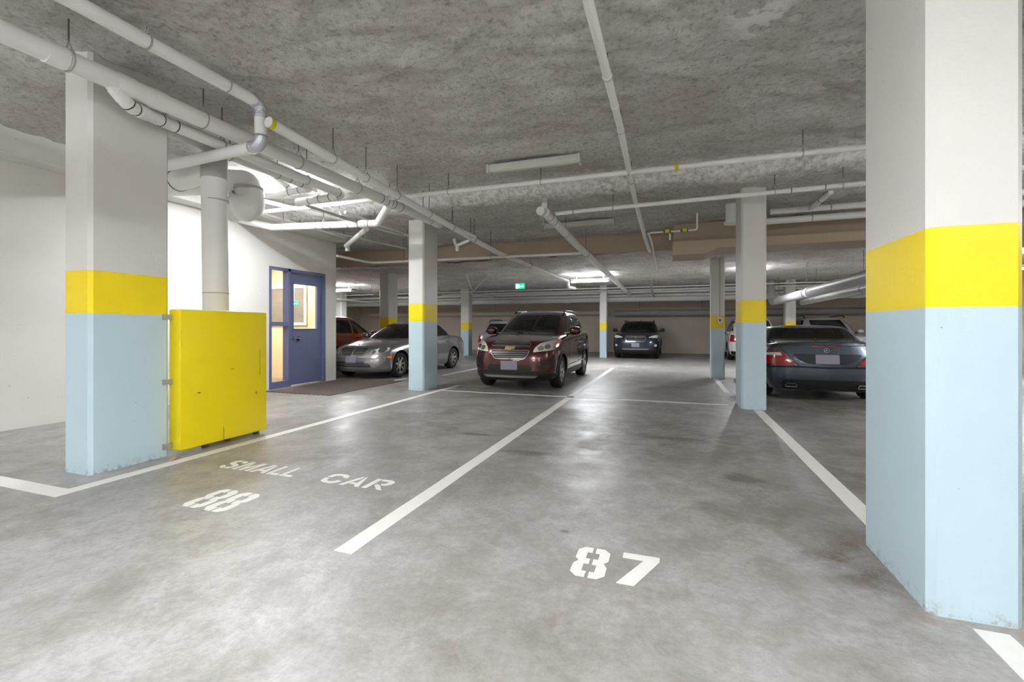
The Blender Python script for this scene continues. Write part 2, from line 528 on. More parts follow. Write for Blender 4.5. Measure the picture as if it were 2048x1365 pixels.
pillar(-14.9, -14.5, 17.4, 17.8, 3.05, 1.15, 1.46, 'far left pillar seen above the orange car roof')
# drilled hole marks box on the fourth pillar
t = empty('switch_box', (1.08, 12.10, 1.42), 0, 'small white switch box with a wire above it on the far right pillar', 'switch')
obj('cover', new_box(-.05, .05, -.035, 0.0, -.07, .07, bevel=.006), M_whiteframe, t)
obj('toggle', new_box(-.015, .015, -.05, -.034, -.03, .03), M_dark, t)
obj('conduit', cyl(bmesh.new(), (0, -.012, .07), (0, -.012, 1.5), .009, 8), M_pipe_grey, t)


# ---------------------------------------------------------------- floor paint
def strip(x0, x1, y0, y1, label, cat='parking line', group='painted parking lines', skew=0.0):
    bm = bmesh.new()
    n = 24
    lng = (y1 - y0) > (x1 - x0)
    vs = []
    for k in range(n + 1):
        s = k / n
        j = (random.random() - .5) * .006
        if lng:
            y = y0 + (y1 - y0) * s; a = (x0 + j, y); b = (x1 + j * .6, y + (skew if k == 0 else 0))
        else:
            x = x0 + (x1 - x0) * s; a = (x, y1 + j); b = (x, y0 + j * .6)
        vs.append([bm.verts.new((p[0], p[1], z)) for p in (a, b) for z in (0.0, 0.002)])
    for p, q in zip(vs, vs[1:]):
        for i, j in ((1, 3), (0, 1), (3, 2), (2, 0)):
            bm.faces.new((p[i], p[j], q[j], q[i]))
    bm.faces.new([vs[0][i] for i in (0, 2, 3, 1)]); bm.faces.new([vs[-1][i] for i in (1, 3, 2, 0)])
    bmesh.ops.recalc_face_normals(bm, faces=bm.faces)
    return obj('parking_line', bm, M_line, label=label, cat=cat, group=group, origin=((x0 + x1) / 2, (y0 + y1) / 2, 0))


strip(-1.785, -1.667, 2.085, 14.2, 'long white parking line running between stalls 88 and 87 past the dark red car')
strip(1.15, 1.275, 3.19, 7.70, 'white parking line on the right running between the two concrete pillars')
strip(1.17, 1.29, -0.5, 2.42, 'short white parking line in the near right corner in front of the large pillar')
strip(-4.40, -4.28, 2.2, 8.9, 'white parking line on the left passing the yellow steel box')
strip(-7.2, -4.28, 2.06, 2.2, 'white line in front of the left pillar turning the corner of stall 88')
strip(-4.28, 0.85, 8.03, 8.13, 'white cross line on the floor in front of the dark red car')
strip(-6.20, -6.10, 8.7, 9.75, 'short white parking line beside the front wheel of the silver sedan')
strip(-5.66, -5.55, 10.6, 13.4, 'white parking line behind the middle pillar beside the silver sedan')
strip(0.93, 1.03, 9.6, 12.0, 'faint white parking line between the two right hand pillars beyond')

H8L = [(.45, 0), (.2, 0), (0, .12), (0, .38), (.12, .5), (0, .6), (0, .88), (.2, 1), (.45, 1), (.45, .82), (.31, .82), (.31, .6), (.45, .6), (.45, .42), (.31, .42), (.31, .18), (.45, .18)]
GL = {
    '8': [H8L, [(1 - x, y) for x, y in H8L]],
    '7': [[(0, 1), (1, 1), (1, .85), (.42, 0), (-.05 + .02, 0), (.58, .82), (0, .82)]],
    'S': [[(.42, 0), (.2, 0), (0, .14), (.02, .28), (.24, .28), (.28, .18), (.42, .16)],
          [(.54, 0), (.8, .02), (1, .18), (1, .38), (.85, .52), (.3, .68), (.28, .8), (.44, .84), (.44, 1), (.2, 1), (0, .86), (.0, .62), (.15, .5), (.7, .34), (.72, .2), (.54, .16)],
          [(.56, 1), (.8, 1), (.98, .86), (.97, .72), (.74, .72), (.7, .82), (.56, .84)]],
    'M': [[(0, 0), (.2, 0), (.2, 1), (0, 1)], [(.26, 1), (.26, .72), (.42, 0), (.49, 0), (.49, .4)], [(.74, 1), (.74, .72), (.58, 0), (.51, 0), (.51, .4)], [(.8, 0), (1, 0), (1, 1), (.8, 1)]],
    'A': [[(0, 0), (.22, 0), (.5, .82), (.46, 1), (.38, 1)], [(.35, .2), (.66, .2), (.78, 0), (1, 0), (.62, 1), (.54, 1), (.6, .6), (.63, .36), (.4, .36)]],
    'L': [[(0, 0), (.26, 0), (.26, 1), (0, 1)], [(.34, 0), (1, 0), (1, .18), (.34, .18)]],
    'C': [[(0, .56), (.24, .56), (.28, .76), (.5, .84), (.74, .76), (.76, .66), (1, .66), (.94, .86), (.7, 1), (.3, 1), (.06, .86)],
          [(0, .46), (.24, .46), (.28, .24), (.5, .16), (.74, .24), (.76, .34), (1, .34), (.94, .14), (.7, 0), (.3, 0), (.06, .14)]],
    'R': [[(0, 0), (.24, 0), (.24, 1), (0, 1)], [(.31, 1), (.8, 1), (1, .86), (1, .6), (.84, .46), (.62, .42), (.55, .56), (.7, .6), (.74, .7), (.7, .84), (.31, .84)], [(.36, .5), (.6, .4), (1, 0), (.74, 0), (.36, .36)]],
}


def stencil(chars, label, name, cat):
    """chars: (letter, x, y, w, h)"""
    x0 = min(c[1] for c in chars); y0 = min(c[2] for c in chars)
    root = empty(name, (x0, y0, 0), 0, label, cat)
    for (ch, x, y, w, h) in chars:
        bm = bmesh.new()
        for poly in GL[ch]:
            pts = [(x - x0 + px * w, y - y0 + py * h) for px, py in poly]
            area = sum(pts[i][0] * pts[(i + 1) % len(pts)][1] - pts[(i + 1) % len(pts)][0] * pts[i][1] for i in range(len(pts)))
            if area < 0: pts.reverse()
            f = bm.faces.new([bm.verts.new((a, b, 0.0022)) for a, b in pts])
            r = bmesh.ops.extrude_face_region(bm, geom=[f])
            for v in r['geom']:
                if isinstance(v, bmesh.types.BMVert): v.co.z = 0.0
        bmesh.ops.recalc_face_normals(bm, faces=bm.faces)
        bmesh.ops.triangulate(bm, faces=bm.faces)
        obj('character', bm, M_line, root)
    return root


stencil([('8', -3.27, 2.255, .185, .345), ('8', -3.06, 2.255, .19, .345)], 'white stencilled number 88 on the floor beneath the words SMALL CAR', 'floor_number', 'floor marking')
stencil([('8', -0.497, 2.277, .175, .315), ('7', -0.255, 2.277, .19, .32)], 'white stencilled number 87 on the floor at the lower right', 'floor_number', 'floor marking')
sx = -3.84; ch = []
for c, w in (('S', .15), ('M', .185), ('A', .165), ('L', .12), ('L', .12)):
    ch.append((c, sx, 2.985, w, .215)); sx += w + .022
sx = -2.72
for c, w in (('C', .185), ('A', .19), ('R', .185)):
    ch.append((c, sx, 2.975, w, .215)); sx += w + .028
stencil(ch, 'white stencilled words SMALL CAR on the floor above the number 88', 'floor_lettering', 'floor marking')

# ribbed mat in front of the door
bm = bmesh.new()
for k in range(15):
    x = -7.42 + k * .104
    box(bm, x, x + .068, 6.75, 9.15, 0.0, 0.014)
t_ = mat('ribbed_rubber', (92, 82, 78), 0.75, vary=0.15, vscale=6)
obj('ribbed_mat', bm, t_, label='long dark ribbed rubber mat lying before the blue door', cat='mat', origin=(-6.6, 8.0, 0))


# ---------------------------------------------------------------- door, sidelight and lobby
root = obj('window_1', new_box(WALLX - .14, WALLX + .015, DY0, DY0 + .055, 0, DZ1), M_bluedoor, kind='structure')
f = bmesh.new()
box(f, WALLX - .14, WALLX + .015, 7.49, 7.55, 0, DZ1)
box(f, WALLX - .14, WALLX + .015, DY0 + .055, DY1, DZ1 - .055, DZ1)
box(f, WALLX - .14, WALLX + .015, DY0 + .055, 7.49, 0, .14)
box(f, WALLX - .14, WALLX + .015, DY0 + .055, 7.49, 1.28, 1.36)
box(f, WALLX - .14, WALLX + .015, DY1 - .05, DY1, 0, DZ1 - .055)
obj('window_frame', f, M_bluedoor, root)
obj('pane', new_box(WALLX - .07, WALLX - .062, DY0 + .055, 7.49, .14, 1.28), M_glass, root)
obj('pane', new_box(WALLX - .07, WALLX - .062, DY0 + .055, 7.49, 1.36, DZ1 - .055), M_glass, root)
leaf = bmesh.new()
LX0, LX1 = WALLX - .09, WALLX - .045
box(leaf, LX0, LX1, 7.555, 7.68, .02, 2.42)
box(leaf, LX0, LX1, 8.36, 8.515, .02, 2.42)
box(leaf, LX0, LX1, 7.68, 8.36, .02, 1.22)
box(leaf, LX0, LX1, 7.68, 8.36, 2.18, 2.42)
dr = obj('door_1', leaf, M_bluedoor, kind='structure')
obj('pane', new_box(WALLX - .072, WALLX - .064, 7.68, 8.36, 1.22, 2.18), M_glass, dr)
pf = bmesh.new()
for a in ((7.66, 7.68, 1.20, 2.20), (8.36, 8.38, 1.20, 2.20), (7.66, 8.38, 1.20, 1.22), (7.66, 8.38, 2.18, 2.20)):
    box(pf, LX1, LX1 + .012, a[0], a[1], a[2], a[3])
obj('glazing_bead', pf, M_bluedoor, dr)
hb = bmesh.new()
cyl(hb, (LX1, 7.66, 1.02), (LX1 + .07, 7.66, 1.02), .013, 12)
sweep(hb, fillet([(LX1 + .065, 7.655, 1.02), (LX1 + .065, 7.72, 1.02), (LX1 + .06, 7.80, 1.005)], .02), .011, 10)
cyl(hb, (LX1, 7.66, 1.02), (LX1 + .01, 7.66, 1.02), .034, 18)
cyl(hb, (LX1 - .002, 7.80, 1.0), (LX1 + .012, 7.80, 1.0), .05, 20)
obj('door_handle', hb, M_chrome, dr, smooth=True, angle=40)
# window on the lobby's inner wall, seen through the glass
w2 = bmesh.new()
WX = -9.79
for a in ((6.0, 6.06, 1.4, 2.4), (7.9, 7.96, 1.4, 2.4), (6.06, 7.9, 1.4, 1.46), (6.06, 7.9, 2.34, 2.4), (6.98, 7.02, 1.46, 2.34)):
    box(w2, WX, WX + .05, a[0], a[1], a[2] - .05, a[3] - .05)
r2 = obj('window_2', w2, M_whiteframe, kind='structure')
obj('pane', new_box(WX, WX + .02, 6.06, 7.9, 1.4, 2.3), mat('dim_grey_pane', (128, 124, 120), 0.15, vary=0.25, vscale=3), r2)
w3 = bmesh.new()
FY = WALL_END - .245
for a in ((-9.5, -9.44), (-8.3, -8.24)):
    box(w3, a[0], a[1], FY - .04, FY, 1.30, 2.25)
box(w3, -9.44, -8.3, FY - .04, FY, 1.30, 1.36); box(w3, -9.44, -8.3, FY - .04, FY, 2.19, 2.25)
r3 = obj('window_3', w3, M_whiteframe, kind='structure')
obj('pane', new_box(-9.44, -8.3, FY - .015, FY, 1.36, 2.19), MATS['dim_grey_pane'], r3)


def exit_sign(loc, rz, label, s=1.0):
    r = empty('exit_sign', loc, rz, label, 'exit sign')
    g = mat('exit_green', (0, 150, 110), 0.4, emit=(0, 175, 128), estr=1.1)
    w = mat('exit_white', (235, 255, 245), 0.4, emit=(225, 255, 240), estr=1.6)
    obj('housing', new_box(-.17 * s, .17 * s, 0, .05 * s, -.10 * s, .10 * s, bevel=.006), M_housing, r)
    obj('green_face', new_box(-.16 * s, .16 * s, -.006, 0, -.09 * s, .09 * s), g, r)
    p = bmesh.new()
    # running figure by a doorway and an arrow
    def q(pts):
        pts = [(x * s, z * s) for x, z in pts]
        a = [p.verts.new((x, -.012, z)) for x, z in pts]; b = [p.verts.new((x, -.005, z)) for x, z in pts]
        n = len(a); p.faces.new(a); p.faces.new(list(reversed(b)))
        for i in range(n): p.faces.new((a[i], b[i], b[(i + 1) % n], a[(i + 1) % n]))
    q([(-.135, -.075), (-.06, -.075), (-.06, .07), (-.135, .07)])
    q([(.02, -.012), (.085, -.012), (.085, -.045), (.14, 0), (.085, .045), (.085, .012), (.02, .012)])
    q([(-.05, .045), (-.03, .055), (-.01, .01), (.005, -.06), (-.012, -.062), (-.028, -.01)])
    bmesh.ops.recalc_face_normals(p, faces=p.faces)
    obj('pictogram', p, w, r)
    obj('stem', cyl(bmesh.new(), (0, .025, .10 * s), (0, .025, .36), .008, 8), M_housing, r)
    return r


exit_sign((-4.855, 14.65, 2.64), 0, 'small lit green exit sign hanging from the ceiling above the dark red car')
exit_sign((-8.3, 8.36, 1.81), math.radians(40), 'added green exit sign in the lobby, imitating a reflection in the door glass', 0.55)  # sign placed in the lobby to stand for a reflection in the glass


# ---------------------------------------------------------------- lamps
def tube_lamp(loc, rz, lit, label, L=1.25, z_top=None, up=0.45, watts=0.0):
    r = empty('fluorescent_lamp', loc, rz, label, 'lamp', 'fluorescent lamps on the ceiling')
    h = bmesh.new(); box(h, -L / 2, L / 2, -.065, .065, -.01, .05, bevel=.012)
    obj('housing', h, M_housing, r)
    for s in (-1, 1):
        obj('end_cap', new_box(s * L / 2 - .02, s * L / 2 + .02, -.075, .075, -.07, .055, bevel=.01), M_housing, r)
    b = bmesh.new()
    if lit:
        for y in (-.028, .028):
            cyl(b, (-L / 2 + .03, y, -.035), (L / 2 - .03, y, -.035), .016, 10)
        obj('tube', b, M_tube, r, smooth=True)
    else:
        cc = [(-L / 2 + .02, y, z) for y, z in ()]
        pts = [(-.06, 0), (-.052, -.035), (-.03, -.055), (.03, -.055), (.052, -.035), (.06, 0)]
        a = [b.verts.new((-L / 2 + .02, y, z)) for y, z in pts]; c = [b.verts.new((L / 2 - .02, y, z)) for y, z in pts]
        for i in range(len(pts)): b.faces.new((a[i], a[(i + 1) % 6], c[(i + 1) % 6], c[i]))
        b.faces.new(a); b.faces.new(list(reversed(c)))
        bmesh.ops.recalc_face_normals(b, faces=b.faces)
        obj('diffuser', b, M_lens, r)
    if z_top:
        for s in (-1, 1):
            obj('hanger', cyl(bmesh.new(), (s * L * .36, 0, .05), (s * L * .36, 0, z_top - loc[2]), .006, 8), M_rod, r)
    if lit and watts:
        for nm, dz, rx in (('lamp_glow_down', -.075, 0.0), ('lamp_glow_up', .06, PI)):
            ld = bpy.data.lights.new(nm, 'AREA'); ld.shape = 'RECTANGLE'; ld.size = L - .06; ld.size_y = .11
            ld.energy = watts * (1.0 if rx == 0 else up); ld.color = (0.93, 0.965, 1.0)
            lo = bpy.data.objects.new(nm, ld); lo.location = (0, 0, dz); lo.rotation_euler = (rx, 0, 0); lo.parent = r
            COL.objects.link(lo)
    return r


tube_lamp((-5.9, 5.66, 3.42), 0, True, 'bright fluorescent lamp behind the large round duct near the left wall', 1.3, 3.6, up=0.8, watts=46)
tube_lamp((-2.51, 14.75, 2.76), 0, True, 'bright fluorescent lamp on the ceiling above and beyond the dark red car', 1.2, 3.0, watts=85)
tube_lamp((-12.6, 15.05, 2.74), 0, True, 'bright fluorescent lamp at the far left above the orange car', 1.2, 3.0, watts=130)
tube_lamp((-1.81, 6.02, 3.49), 0, False, 'unlit fluorescent lamp on the rough ceiling over the middle of the stalls', 1.29)
tube_lamp((-1.76, 9.06, 3.31), 0, False, 'unlit fluorescent lamp on the ceiling beyond the capped white pipe', 1.36)
# aisle lamp behind the viewpoint, then unseen lamps added to light ceiling and stalls
tube_lamp((-1.0, -0.3, 3.42), PI / 2, True, 'fluorescent lamp over the aisle, nearest behind the viewpoint', 1.3, 3.6, up=1.2, watts=88)
tube_lamp((-5.6, -1.8, 2.55), 0, True, 'added uplight lamp, out of view over the aisle, next to the left wall', 1.3, 3.6, up=20.0, watts=5)  # added lamps, hung low to throw light up onto the ceiling
tube_lamp((-0.6, -2.2, 2.55), 0, True, 'added uplight lamp, out of view over the middle of the aisle', 1.3, 3.6, up=28.0, watts=5)
tube_lamp((3.2, -1.4, 2.55), 0, True, 'added uplight lamp, out of view over the aisle at the right', 1.3, 3.6, up=10.0, watts=15)
tube_lamp((6.2, 6.0, 2.80), 0, True, 'added fill lamp over the stalls hidden by the large near pillar', 1.2, 3.5, up=3.0, watts=40)  # added fill for the right hand stalls, out of sight
tube_lamp((6.9, 13.5, 2.60), 0, True, 'added fill lamp, unseen, over the right hand stalls', 1.2, 3.0, watts=60)
tube_lamp((2.1, 14.6, 2.76), math.radians(82), True, 'added fill lamp hidden behind the pillar left of the grey coupe', 1.2, 3.0, watts=38)  # added to brighten the far bays, out of sight
lb = empty('ceiling_light', (-8.7, 7.6, 2.78), 0, 'flat ceiling light inside the lobby behind the blue door', 'lamp')
obj('housing', new_box(-.3, .3, -.3, .3, -.02, .02), M_housing, lb)
obj('diffuser', new_box(-.27, .27, -.27, .27, -.03, -.02), mat('warm_diffuser', (255, 240, 214), 0.5, emit=(255, 236, 205), estr=9.0), lb)
ld = bpy.data.lights.new('lobby_glow', 'AREA'); ld.size = .5; ld.energy = 42; ld.color = (1, .93, .80)
lo = bpy.data.objects.new('lobby_glow', ld); lo.location = (0, 0, -.04); lo.parent = lb; COL.objects.link(lo)

# ---------------------------------------------------------------- yellow steel guard box round the drain pipe
gx0, gx1, gy0, gy1 = -4.66, -4.50, 3.115, 4.116
g = empty('pipe_guard', (-4.58, 3.605, 0), 0, 'large bright yellow steel guard box bolted to the left pillar, shielding the drain pipe', 'guard')
b = bmesh.new(); box(b, -.08, .08, -.485, .516, .05, 1.425, bevel=.012)
obj('panel', b, M_yellow, g, smooth=True, angle=40)
obj('side_plate', new_box(-.50, -.08, .49, .512, .05, 1.42), M_yellow, g)
for z in (.10, .72, 1.35):
    c = bmesh.new(); box(c, -.04, -.028, -.575, -.487, z - .025, z + .025); cyl(c, (-.028, -.55, z), (-.018, -.55, z), .011, 10)
    obj('bracket', c, M_gal, g)
for (yy, zz) in ((-.15, 0), (.47, 0), (.1, 0)):
    obj('foot', new_box(-.07, -.01, yy - .02, yy + .02, 0, .055), M_rust, g)
M_scuff = mat('scuff', (120, 96, 40), 0.7)
for (y, z, w, h) in ((-.30, .62 - .03, .03, .012), (.42, .85, .005, .30), (-.03, .11, .006, .16), (.07, .80, .04, .006), (.37, .50, .012, .03)):
    obj('scratch', new_box(.0795, .0808, y - w / 2, y + w / 2, z - h / 2, z + h / 2), M_scuff, g)
for (x, y, rz, l) in ((-5.02, 1.86, .4, 'dry tan leaf lying on the floor at the left edge'), (-4.44, 3.02, 2.0, 'dry tan leaf lying at the foot of the left pillar')):
    b = bmesh.new()
    pts = [(-.05, 0, .004), (-.02, .012, .012), (.02, .014, .016), (.05, .0, .006), (.02, -.013, .01), (-.02, -.012, .006)]
    vs = [b.verts.new(p) for p in pts]; f = b.faces.new(vs)
    r = bmesh.ops.extrude_face_region(b, geom=[f]); [setattr(v.co, 'z', v.co.z - .003) for v in r['geom'] if isinstance(v, bmesh.types.BMVert)]
    o = obj('leaf', b, M_leaf, label=l, cat='leaf'); o.location = (x, y, 0); o.rotation_euler.z = rz


# ---------------------------------------------------------------- pipes
M_clamp2 = mat('painted_hanger', (168, 164, 158), 0.5)
def along(pts, d):
    for a, b in zip(pts, pts[1:]):
        L = (b - a).length
        if d <= L: return a + (b - a) * (d / L), (b - a).normalized()
        d -= L
    return pts[-1], (pts[-1] - pts[-2]).normalized()


def ceil_z(p):
    if p.y > BEAM_Y: return Z2
    if p.y > 7.1: return Z1
    return Z0 - .02


def pipe(label, pts, r, m=None, bend=None, couplings=(), bands=(), hangers=(), tapes=(), cat='pipe', name='pipe', group=None, seg=16, foil=(), ring=True):
    """one run of pipe; positions along it are in metres from its first point"""
    m = m or M_pipe
    raw = [Vector(p) for p in pts]
    org = raw[0].copy()
    loc = [p - org for p in raw]
    path = fillet(loc, bend if bend is not None else r * 2.6)
    root = empty(name, org, 0, label, cat, group)
    obj('pipe_body', sweep(bmesh.new(), path, r, seg), m, root, smooth=True, angle=50)
    for d in couplings:
        p, t = along(path, d)
        b = cyl(bmesh.new(), p - t * r * .8, p + t * r * .8, r * 1.10, seg)
        o = obj('coupling', b, M_pipe, root, smooth=True, angle=50)
    for d in bands:
        p, t = along(path, d)
        obj('clamp_band', cyl(bmesh.new(), p - t * .005, p + t * .005, r * 1.05, seg), M_band, root, smooth=True, angle=50)
    for d in tapes:
        p, t = along(path, d)
        obj('yellow_tape', cyl(bmesh.new(), p - t * .025, p + t * .025, r * 1.03, seg), M_tape, root, smooth=True, angle=50, label='yellow tape marker')
    for a, c in foil:
        q = [along(path, a + (c - a) * k / 8)[0] for k in range(9)]
        obj('foil_elbow', sweep(bmesh.new(), q, r * 1.12, seg), M_foil, root, smooth=True, label='crinkled foil wrapped elbow')
    for d in hangers:
        p, t = along(path, d)
        top = ceil_z(p + org) - org.z
        side = Vector((-t.y, t.x, 0))
        if side.length < .1: side = Vector((1, 0, 0))
        side.normalize()
        b = bmesh.new()
        n = 14
        if ring:
            sweep(b, [p + (side * math.cos(2 * PI * k / n + PI / 2) + Vector((0, 0, 1)) * math.sin(2 * PI * k / n + PI / 2)) * (r + .006) for k in range(n + 1)], .006, 6)
            sweep(b, [p + side * r * .9 + Vector((0, 0, r * .4)), p + Vector((0, 0, r + .075)), p - side * r * .9 + Vector((0, 0, r * .4))], .006, 6)
        h_ = obj('hanger', b, M_clamp2, root) if ring else None
        b = cyl(bmesh.new(), p + Vector((0, 0, r + .06 if ring else r)), Vector((p.x, p.y, top)), .006, 6)
        obj('hanger_rod', b, M_rod, h_ or root)
    return root


GP = 'white pipes under the ceiling'
pipe('thick white drain pipe running over the top of the left pillar to the middle pillar', [(-4.30, -3.0, 3.262), (-4.30, 7.98, 3.262)], .076,
     couplings=(2.05 + 3.0 + .02, 5.52, 5.78, 10.9), bands=(5.13, 5.48, 5.57, 5.74, 5.83, 9.05, 9.2, 9.4, 9.6), hangers=(1.2, 5.15, 6.2, 7.4, 8.5, 9.3, 10.6))
# branch under the drain pipe: wye, then a run of its own
pipe('white drain branch leaving the thick pipe at the left pillar, ending in an elbow', [(-4.30, 2.42, 3.24), (-4.36, 2.60, 3.13), (-4.50, 3.0, 3.18), (-4.52, 5.46, 3.175), (-5.36, 5.50, 3.15)], .056, bend=.10,
     couplings=(.10, .34, 3.55, 3.9), bands=(.12, .20, .27, .36, .55, .72, 3.0, 3.14, 3.3, 3.5, 3.7, 3.9), hangers=(1.2, 2.4))
pipe('shorter white drain pipe beside the branch, curling back above the big duct', [(-5.0, 3.25, 3.31), (-5.0, 5.36, 3.30), (-5.72, 5.40, 3.27), (-5.86, 5.36, 3.27)], .056, bend=.10,
     bands=(1.7, 1.9, 2.12, 2.3, 2.5), couplings=(2.2,), hangers=(.8, 1.5))
pipe('stub pipe rising to the ceiling from the curled drain pipe', [(-5.42, 5.40, 3.33), (-5.60, 5.20, 3.54)], .05, bands=(.05,))
pipe('narrow grey pipe running diagonally past the curled drain elbows to the middle pillar', [(-5.28, 5.56, 3.12), (-5.22, 7.1, 3.10), (-5.05, 7.85, 3.08)], .028, M_pipe_grey, hangers=(.7, 1.6))
A1 = px_z(545, 455, 3.10); A2 = px_z(755, 447, 3.06)
pipe('thick white pipe running from the left wall across to a riser before the middle pillar', [(WALLX, A1.y - .2, 3.25), tuple(A1), tuple(A2), tuple(px_z(778, 410, 3.21))], .062, bend=.14,
     bands=(1.6, 1.9, 2.25, 2.45, 2.55, 2.65), couplings=(2.55,), hangers=(.9, 1.75))
pipe('white branch pipe sloping down to a small junction box before the middle pillar', [tuple(px_z(733, 458, 3.04)), tuple(px_z(692, 492, 2.98))], .045, bands=(.05, .4))
bx = px_z(695, 497, 2.94)
obj('junction_box', new_box(-.035, .035, -.035, .035, -.06, .06, bevel=.006), M_whiteframe, label='small white junction box under the end of the sloping white branch pipe', cat='junction box').location = bx
pipe('insulated white pipe at the top left turning down through two foil elbows', [(-3.83, -2.5, 3.49), (-3.865, 3.46, 3.47), (-3.865, 3.47, 3.06), (-5.55, 3.55, 3.05)], .056, bend=.085,
     hangers=(4.92, 5.6), foil=((5.86, 6.07), (6.24, 6.44)), bands=(4.92,))
pipe('long white pipe from the yellow tape by the foil elbow back to the far lamp', [(-3.75, 3.45, 3.27), (-3.70, 8.09, 2.995), tuple(px_z(990, 503, 2.86)), tuple(px_z(1135, 562, 2.68)), tuple(px_z(1137, 574, 2.66)), tuple(px_z(1150, 577, 2.64))], .052, tapes=(.03,), bend=.1,
     hangers=(.9, 1.5, 2.2, 3.1, 3.9, 4.8, 7.5), ring=True)
pipe('white pipe under the middle of the insulated run, ending at a small dropped elbow', [(-4.06, 6.35, 3.30), (-4.02, 6.8, 3.24), tuple(px_z(952, 475, 2.98)), tuple(px_z(912, 492, 2.92)), tuple(px_z(908, 478, 3.05))], .032,
     hangers=(.5, 1.2, 2.0), bands=(.2, .5))
bx = px_z(915, 498, 2.86)
obj('junction_box', new_box(-.03, .03, -.03, .03, -.05, .05, bevel=.005), M_whiteframe, label='small white box hanging below the dropped elbow right of the middle pillar', cat='junction box').location = bx
pipe('long straight white pipe crossing the whole ceiling, marked with yellow tape', [(-7.55, 6.20, 3.30), (6.0, 6.24, 3.30)], .036, tapes=(3.02, 7.6), couplings=(3.25, 7.3), hangers=(.6, 2.2, 4.35, 5.8, 7.0, 9.0, 11.0))
pipe('white pipe crossing in front of the right hand pillar from the capped pipe', [(-1.84, 7.46, 3.15), (-1.3, 7.42, 3.15), (5.5, 7.08, 3.15)], .033, couplings=(3.6, 4.2), bands=(.3, 3.4, 3.8), hangers=(.95, 3.2, 4.0, 5.2))
pipe('thick white pipe with a round end cap running back to the far lamp', [(-2.0, 7.38, 3.165), tuple(px_z(1150, 487, 3.0)), tuple(px_z(1172, 507, 2.86)), tuple(px_z(1262, 592, 2.62)), tuple(px_z(1285, 597, 2.55))], .074, M_pipe, bend=.3,
     bands=(.25, .5), couplings=(.35,), hangers=(1.3, 2.6, 6.0, 9.0), seg=20)
cp = empty('clean_out', (-2.05, 7.36, 3.165), 0, 'round white clean-out cap with a drop pipe on the end of the thick pipe', 'clean-out')
obj('cap', cyl(bmesh.new(), (0, -.12, 0), (0, 0, 0), .07, 24), M_pipe, cp, smooth=True, angle=40)
obj('riser', sweep(bmesh.new(), [(.03, 0, .05), (.05, .02, .22), (.05, .02, .27)], .048, 14), M_pipe, cp, smooth=True, angle=40)
obj('collar', cyl(bmesh.new(), (.05, .02, .15), (.05, .02, .20), .062, 16), M_pipe_grey, cp, smooth=True, angle=40)
for x in (-.02, .03): obj('hanger_strap', new_box(x, x + .012, -.06, -.05, -.20 - x, -.06), M_pipe_grey, cp)
pipe('slender white sprinkler pipe running straight back from the top centre of the ceiling', [(-.50, -2.0, 3.37), (-.52, 4.9, 3.36), tuple(px_z(1270, 400, 3.26)), tuple(px_z(1290, 475, 2.98)), tuple(px_z(1299, 502, 2.88))], .036, bend=.05,
     couplings=(5.9, 6.45, 7.0), hangers=(3.0, 5.9, 7.0, 8.6))
pipe('thin pipe dropping from the gas valves toward the back ceiling', [tuple(px_z(1297, 468, 2.99)), tuple(px_z(1302, 480, 2.93)), tuple(px_z(1314, 542, 2.85))], .02)
pipe('thin white sprinkler pipe zigzagging across the lower ceiling behind the middle pillar', [tuple(px_z(674, 512, 2.82)), tuple(px_z(742, 526, 2.82)), tuple(px_z(1162, 507, 2.80))], .028, hangers=(2.0, 4.2), bend=.2)
for i, (a, b_, c, r, l) in enumerate(((525, 402, (730, 452), .035, 'white pipe nearest the bright lamp, descending along the left wall'), (528, 428, (690, 475), .02, 'thin white conduit lowest along the left wall beside the bright lamp'),
                              (690, 425, (815, 470), .03, 'pale pipe passing behind the riser to the middle pillar'), (650, 462, (812, 497), .026, 'long grey pipe sloping down to the middle pillar at its top'))):
    pipe(l, [tuple(px_z(a, b_, 3.32)), tuple(px_z(c[0], c[1], 3.26 if i < 3 else 3.1))], r, M_pipe if i < 3 else M_pipe_grey, hangers=(.8, 2.0), ring=False)

# vertical drain column inside the yellow guard
v = empty('drain_column', (-4.88, 3.80, 0), 0, 'thick vertical white drain pipe rising out of the yellow guard box', 'pipe')
obj('pipe_body', cyl(bmesh.new(), (0, 0, 0), (-.03, -.02, 3.0), .128, 28), M_pipe, v, smooth=True, angle=50)
obj('sleeve', cyl(bmesh.new(), (-.03, -.02, 2.93), (-.03, -.02, 3.2), .133, 28), M_pipe_grey, v, smooth=True, angle=50)
for z in (1.63, 2.68): obj('joint', cyl(bmesh.new(), (-.015, -.01, z), (-.015, -.01, z + .012), .1315, 28), M_pipe_grey, v, smooth=True, angle=50)
# big round duct with hooded elbow behind it
d = empty('round_duct', (-5.55, 4.75, 3.09), 0, 'large round grey-white duct with a bulging hooded elbow behind the vertical drain pipe', 'duct')
obj('duct_body', sweep(bmesh.new(), fillet([(-1.7, -.45, .17), (-.35, -.12, .17), (.02, 0, .15), (.02, 0, -.02)], .2, 8), .17, 28), M_pipe, d, smooth=True, angle=50)
obj('duct_collar', cyl(bmesh.new(), (.03, 0, .04), (.03, 0, .09), .185, 28), M_pipe_grey, d, smooth=True, angle=50)
hp = fillet([(.04, 0, .06), (.05, 0, -.12), (-.08, -.06, -.20), (-.20, -.10, -.22)], .15, 8)
hd = bmesh.new(); sweep(hd, hp, [.17 + .055 * math.sin(PI * min(1, k / (len(hp) - 1) * 1.15 + .02)) for k in range(len(hp))], 28, cap=False)
obj('hood', hd, M_pipe, d, smooth=True)
obj('hood_mouth', cyl(bmesh.new(), (-.17, -.088, -.21), (-.18, -.092, -.212), .165, 24), M_dark, d)
